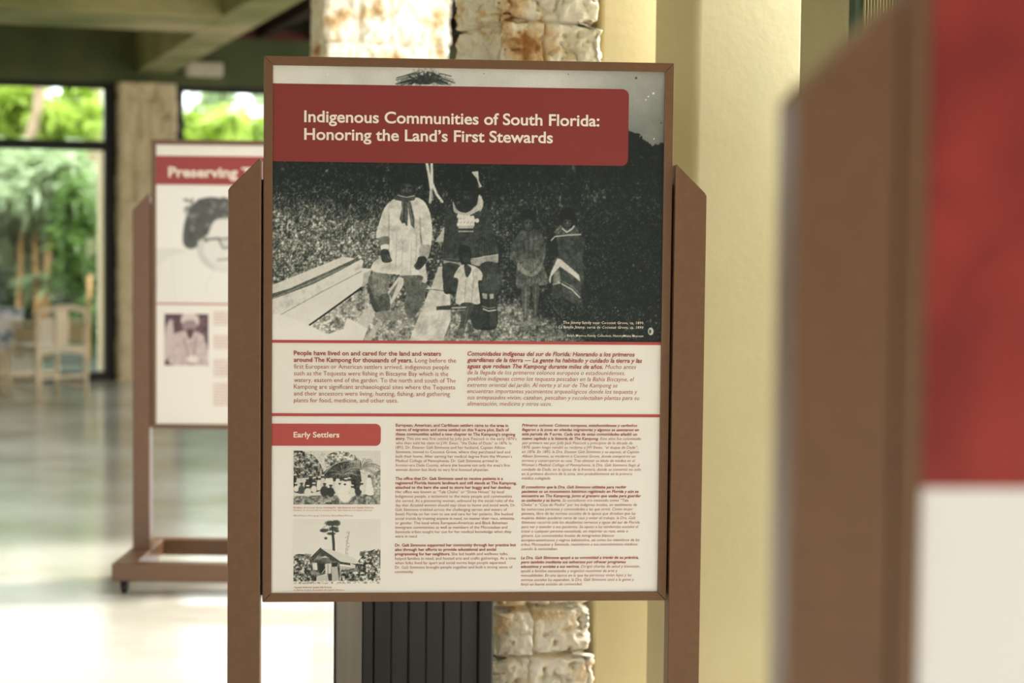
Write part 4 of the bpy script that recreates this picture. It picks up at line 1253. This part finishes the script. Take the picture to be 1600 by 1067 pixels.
# ------------------------------------------------------------------ chairs by the garden door
M_cane = noisy('pale_rattan', [(.70, .57, .36), (.82, .69, .47)], 25, .6, .2, 120, dist=.002)
M_weave = noisy('woven_cane', [(.62, .53, .38), (.76, .68, .52)], 60, .7, .3, 200, dist=.002)
def rattan_chair(loc, rz, label):
    """back faces -y, sitter faces +y; near left corner of the back at the origin"""
    W, D, H = .49, .50, .79
    root = empty('rattan_chair', loc, rz)
    r = .021
    for (x, y, h) in ((0, 0, H), (W, 0, H), (0, D, .66), (W, D, .66)):
        MB().tube([(x, y, 0), (x, y, .25), (x, y, h - .03)], [r * .95, r, r * .8], 12).build('leg', M_cane, root, True)
    s = MB()
    s.box(-.01, W + .01, -.01, D + .01, .43, .475, .012)
    s.build('seat', M_weave, root)
    ap = MB()
    n = 10                                                    # scalloped apron under the back and side rails
    def apron(f, M):
        top = [(f * i / n, .432) for i in range(n + 1)]
        low = [(f * i / n, .372 + .045 * sin(pi * i / n) ** .5) for i in range(n + 1)]
        ap.prism(top + low[::-1], -.010, .010, M)
    apron(W, Matrix()); apron(W, Matrix.Translation((0, D, 0)))
    apron(D, Matrix.Rotation(pi / 2, 4, 'Z')); apron(D, Matrix.Translation((W, 0, 0)) @ Matrix.Rotation(pi / 2, 4, 'Z'))
    ap.build('apron', M_cane, root)
    st = MB()
    for z, a, b_ in ((.20, (0, 0), (W, 0)), (.20, (0, D), (W, D)), (.11, (0, 0), (0, D)), (.11, (W, 0), (W, D))):
        st.bar((a[0], a[1], z), (b_[0], b_[1], z), .03, .03)
    st.build('stretcher', M_cane, root)
    tp = [(0, 0, H - .04), (.03, 0, H - .005), (W * .3, -.02, H + .022), (W * .5, -.03, H + .03), (W * .7, -.02, H + .022), (W - .03, 0, H - .005), (W, 0, H - .04)]
    MB().tube(tp, .022, 12).build('top_rail', M_cane, root, True)
    sp = MB(); ys = lambda z: -.03 * sin(pi * (z - .46) / .36)
    for x0, x1, z0 in ((W * .36, W * .62, .46),):
        k = 8
        vs = []
        for i in range(k + 1):
            z = z0 + (H + .02 - z0) * i / k; y = ys(z) * .6
            for x in (x0, x1):
                vs += [(x, y - .007, z), (x, y + .007, z)]
        fs = []
        for i in range(k):
            o4 = i * 4
            fs += [(o4, o4 + 2, o4 + 6, o4 + 4), (o4 + 1, o4 + 5, o4 + 7, o4 + 3), (o4, o4 + 4, o4 + 5, o4 + 1), (o4 + 2, o4 + 3, o4 + 7, o4 + 6)]
        fs += [(0, 1, 3, 2), (k * 4, k * 4 + 2, k * 4 + 3, k * 4 + 1)]
        sp.add(vs, fs)
    sp.build('splat', M_cane, root)
    bk = MB()                                                  # woven field behind the splat's left half
    bk.box(.03, W * .36, .0, .008, .50, .72)
    bk.build('woven_panel', M_weave, root)
    for x in (0, W):
        MB().tube([(x, 0, .68), (x, D * .5, .675), (x, D, .655)], .018, 10).build('arm', M_cane, root, True)
        l = MB()                                               # latticed field under each arm
        l.box(x - .006, x + .006, .05, D - .05, .50, .515); l.box(x - .006, x + .006, .05, D - .05, .625, .64)
        for k in range(9):
            y = .05 + (D - .1) * k / 8; l.box(x - .006, x + .006, y - .008, y + .008, .50, .64)
        for z in (.54, .565, .59): l.box(x - .005, x + .005, .05, D - .05, z, z + .012)
        l.box(x - .002, x + .002, .05, D - .05, .50, .64)
        l.build('side_lattice', M_cane, root)
    tag(root, label, 'chair', 'rattan chairs by the garden window')
    return root
nc = FL(58, 626)
ch1 = rattan_chair(nc, radians(44), 'pale rattan armchair seen from behind, nearest the stone pier at the far left')
nc2 = P(-76, 622, nc.y + .25); nc2.z = 0
ch2 = rattan_chair(nc2, radians(40), 'pale rattan armchair cut off by the left edge of the frame, holding the patterned cushion')
# patterned cushion leaning in the second chair
def pillow_mesh(w, h, t, n=14):
    v = []; f = []
    for sgn in (-1, 1):
        for j in range(n + 1):
            for i in range(n + 1):
                a, b_ = 2 * i / n - 1, 2 * j / n - 1
                k = max(0, (1 - a ** 4) * (1 - b_ ** 4)) ** .5
                pinch = 1 - .06 * (1 - abs(a)) * b_ * b_ - .0
                v.append((a * w / 2 * (1 - .05 * (1 - b_ * b_)), sgn * t / 2 * k, b_ * h / 2 * (1 - .05 * (1 - a * a))))
    N_ = (n + 1) ** 2
    for s_ in (0, 1):
        for j in range(n):
            for i in range(n):
                q = (s_ * N_ + j * (n + 1) + i, s_ * N_ + j * (n + 1) + i + 1, s_ * N_ + (j + 1) * (n + 1) + i + 1, s_ * N_ + (j + 1) * (n + 1) + i)
                f.append(q if s_ == 0 else q[::-1])
    return v, f
M_cushion = noisy('white_fabric_with_blue_leaves', [(.10, .16, .24), (.30, .36, .42), (.82, .78, .72), (.86, .82, .76)], 9, .85, pos=[.36, .42, .47, .7])
v, f = pillow_mesh(.46, .40, .15)
o = MB().add(v, f).build('cushion', M_cushion, None, True)
cp = P(-2, 512, nc.y + .26)
o.location = cp; o.rotation_euler = (radians(-12), radians(8), radians(38))
tag(o, 'white cushion with blue leaf pattern on the chair at the left edge', 'cushion')
# low slatted plant stand with crossed bars between chair and glass
bt = empty('plant_stand', P(24, 610, nc.y + 1.30).xy.to_3d(), radians(20))
for x in (-.22, .22):
    for y in (-.14, .14): MB().box(x - .014, x + .014, y - .014, y + .014, 0, .345, .003).build('leg', M_cane, bt)
for y in (-.14, .14):
    x_ = MB()
    for i in range(6):
        a = -.3 + i * .085
        p_, q_ = max(-.21, a), min(.21, a + .26)
        if q_ > p_: x_.bar((p_, y, .06 + (p_ - a) * .95), (q_, y, .06 + (q_ - a) * .95), .013, .013)
    x_.build('slanted_slats', M_cane, bt)
MB().box(-.24, .24, -.16, .16, .345, .365, .004).build('top', M_cane, bt)
tag(bt, 'low rattan stand with slanted slats behind the chairs at the far left', 'stand')

# ------------------------------------------------------------------ garden outside
M_soil = noisy('garden_ground', [(.009, .016, .005), (.017, .027, .009), (.025, .025, .015)], 1.2, .95)
M_rg = Matrix.Translation(G0) @ Matrix.Rotation(RZ, 4, 'Z')
MB().box(-40, 40, .32, 60, -.25, -.06, 0, M_rg).build('garden_ground', M_soil)['kind'] = 'structure'
def leaf_mat(name, c0, c1):
    m = noisy(name, [c0, c1], 1.6, .45, spec=.5)
    nt = m.node_tree; b = nt.nodes['Principled BSDF']
    tl = nt.nodes.new('ShaderNodeBsdfTranslucent'); mx = nt.nodes.new('ShaderNodeMixShader'); mx.inputs[0].default_value = .35
    nt.links.new(b.inputs['Base Color'].links[0].from_socket, tl.inputs[0])
    nt.links.new(b.outputs[0], mx.inputs[1]); nt.links.new(tl.outputs[0], mx.inputs[2])
    nt.links.new(mx.outputs[0], nt.nodes['Material Output'].inputs[0])
    return m
L_pale = leaf_mat('pale_leaf', (.32, .44, .20), (.62, .72, .46))
L_mid = leaf_mat('green_leaf', (.07, .16, .025), (.20, .34, .06))
L_dark = leaf_mat('dark_leaf', (.012, .045, .016), (.04, .11, .035))
L_lime = leaf_mat('lime_leaf', (.26, .42, .03), (.55, .68, .12))
M_trunk = noisy('orange_brown_cane', [(.42, .22, .08), (.60, .36, .15)], 6, .8)
M_bark = noisy('tan_bark', [(.34, .24, .14), (.50, .38, .24)], 6, .9, .3, 20)
def leaves(n, cen, rad, ln, wd, seed, droop=.3, shell=.35):
    rs = np.random.RandomState(seed)
    d = rs.normal(size=(n, 3)); d /= np.linalg.norm(d, axis=1)[:, None]
    r = rs.uniform(shell, 1, n) ** .6
    # clumps so the crown has gaps
    k = max(6, n // 120); cl = rs.normal(size=(k, 3)); cl /= np.linalg.norm(cl, axis=1)[:, None]; cl *= rs.uniform(.45, 1, (k, 1))
    p = cl[rs.randint(0, k, n)] + d * r[:, None] * .34
    p = p * np.array(rad) + np.array(cen)
    a = rs.uniform(0, 2 * pi, n); tilt = rs.uniform(-.9, .7, n) - droop
    L = ln * rs.uniform(.6, 1.2, n); W = wd * rs.uniform(.7, 1.2, n)
    t = np.stack([np.cos(a) * np.cos(tilt), np.sin(a) * np.cos(tilt), np.sin(tilt)], 1)
    up = np.array([0, 0, 1.]) + rs.normal(size=(n, 3)) * .5
    s_ = np.cross(t, up); s_ /= np.linalg.norm(s_, axis=1)[:, None] + 1e-9
    nm = np.cross(s_, t)
    v = np.stack([p, p + t * (L * .45)[:, None] + s_ * (W / 2)[:, None] + nm * (L * .05)[:, None], p + t * L[:, None] - nm * (L * .08)[:, None], p + t * (L * .45)[:, None] - s_ * (W / 2)[:, None] + nm * (L * .05)[:, None]], 1)
    return v.reshape(-1, 3), np.arange(n * 4).reshape(n, 4)
def plant(name, label, cat, px, Y, spec, m, stems=None, m_stem=None, group=None):
    """spec: list of (dz px centre, py centre, rx m, ry m, rz m, n, leaf length, leaf width, seed)"""
    base = P(px, 560, Y); base.z = -.06
    root = empty(name, base)
    V = []; F = []; k = 0
    for (cx, cy, rx, ry, rz_, n, ln, wd, seed) in spec:
        c = P(cx, cy, Y) - base
        v, f = leaves(n, (c.x, c.y, c.z), (rx, ry, rz_), ln, wd, seed)
        V.append(v); F.append(f + k); k += len(v)
    link('foliage', np_mesh('foliage', np.concatenate(V), np.concatenate(F)), m, root)
    for pts, r0, r1 in (stems or []):
        q = [P(x, y, Y - (.9 if cat == 'tree' else .25)) - base for x, y in pts]
        q = [Vector((q[0].x, q[0].y, 0))] + q
        rr = [r0 + (r1 - r0) * i / (len(q) - 1) for i in range(len(q))]
        MB().tube(q, rr, 10).build('stem', m_stem or M_trunk, root, True)
    tag(root, label, cat, group)
    return root
plant('tropical_shrub', 'big pale-leaved shrub filling the lower left garden window', 'shrub', 70, 23.0,
      [(70, 330, 1.0, .7, .75, 1500, .34, .09, 1), (15, 320, .8, .6, .8, 1500, .34, .09, 2), (40, 410, .9, .6, .5, 700, .34, .09, 45), (120, 290, .5, .5, .6, 700, .34, .09, 3)], L_pale,
      [([(72, 480), (76, 350)], .05, .03), ([(58, 480), (54, 340)], .045, .03), ([(30, 490), (34, 360)], .045, .03), ([(66, 480), (84, 340)], .05, .03)], M_trunk)
plant('tropical_shrub', 'dark green shrub low behind the rattan chairs', 'shrub', 95, 25.6,
      [(95, 490, 1.0, .6, 1.0, 1700, .28, .11, 4), (0, 480, 1.0, .6, 1.1, 1600, .28, .11, 5), (60, 560, 1.5, .5, .4, 900, .26, .11, 44), (150, 500, .4, .4, .6, 700, .24, .09, 6)], L_dark)
plant('tropical_shrub', 'mid-green drooping bamboo shrub beside the pale garden post', 'shrub', 130, 22.2,
      [(128, 360, .28, .4, .8, 600, .30, .06, 7), (140, 480, .18, .3, .6, 380, .28, .06, 8)], L_mid,
      [([(137, 540), (139, 470), (140, 430)], .03, .025)], M_trunk)
plant('garden_tree', 'lime leaved tree with a tan curving trunk in the upper left pane', 'tree', 60, 28.0,
      [(40, 190, 1.0, .8, .5, 1300, .30, .10, 9), (110, 160, .8, .8, .6, 1100, .30, .10, 10), (-10, 160, .9, .8, .8, 1900, .3, .1, 11), (-40, 200, 1.0, .8, .9, 1700, .3, .1, 46), (8, 185, .55, .5, .45, 1300, .3, .1, 47), (-30, 215, .6, .5, .6, 900, .3, .1, 48)], L_lime,
      [([(38, 300), (47, 215), (60, 170), (62, 120), (58, 60)], .10, .07)], M_bark)
plant('garden_tree', 'broad tan trunk under green leaves beside the stone pier', 'tree', 142, 31.5,
      [(140, 90, 1.1, .8, .6, 1300, .3, .1, 12), (90, 220, .9, .6, .5, 900, .3, .1, 13)], L_mid,
      [([(141, 300), (141, 200), (143, 120), (143, 40)], .19, .17)], M_bark)
plant('palm_shrub', 'bright lime palm in the window right of the stone pier', 'palm', 365, 25.0,
      [(370, 205, .30, .4, .30, 160, .70, .10, 14), (300, 215, .6, .5, .35, 500, .4, .09, 15)], L_lime,
      [([(365, 520), (367, 300), (368, 220)], .06, .04)], M_bark)
plant('garden_tree', 'pale leaved tree behind the lime palm', 'tree', 330, 31.0,
      [(300, 180, .9, .8, .55, 700, .34, .11, 16), (400, 170, .8, .8, .5, 600, .34, .11, 17), (350, 235, 1.2, .7, .5, 1000, .34, .11, 19)], L_pale,
      [([(340, 520), (338, 300), (336, 180)], .12, .08)], M_bark)
plant('tropical_shrub', 'green shrub hidden low behind the pale background display', 'shrub', 330, 24.0,
      [(300, 430, 1.2, .7, 1.0, 1700, .3, .1, 20), (430, 400, 1.2, .7, 1.1, 1600, .3, .1, 21)], L_mid)
hg = empty('hedge', RP(0, 16, 0), RZ)
v, f = leaves(9000, (-1, 0, 1.5), (11, 1.0, 1.9), .36, .15, 31, shell=.0)
link('foliage', np_mesh('foliage', v, f), L_dark, hg)
mb = MB().box(-12, 12, .2, .8, -.06, 2.6); mb.build('thicket', L_dark, hg)
tag(hg, 'long dark hedge closing off the garden behind the shrubs', 'hedge')
# pale concrete post standing just outside the first window
gp = P(159.5, 585, 19.3)
gh = P(159.5, 235, 19.3).z - gp.z
MB().box(-.036, .036, -.05, .05, -.06 - gp.z if False else 0, max(2.2, gh + .1), .006).build('garden_post', mat('pale_cream_paint', (.82, .72, .50), .7))
o = bpy.data.objects['garden_post']; o.location = (gp.x, gp.y, -.06); o.rotation_euler = (0, 0, RZ)
tag(o, 'slim pale post just outside the first window, next to its black frame', 'post')
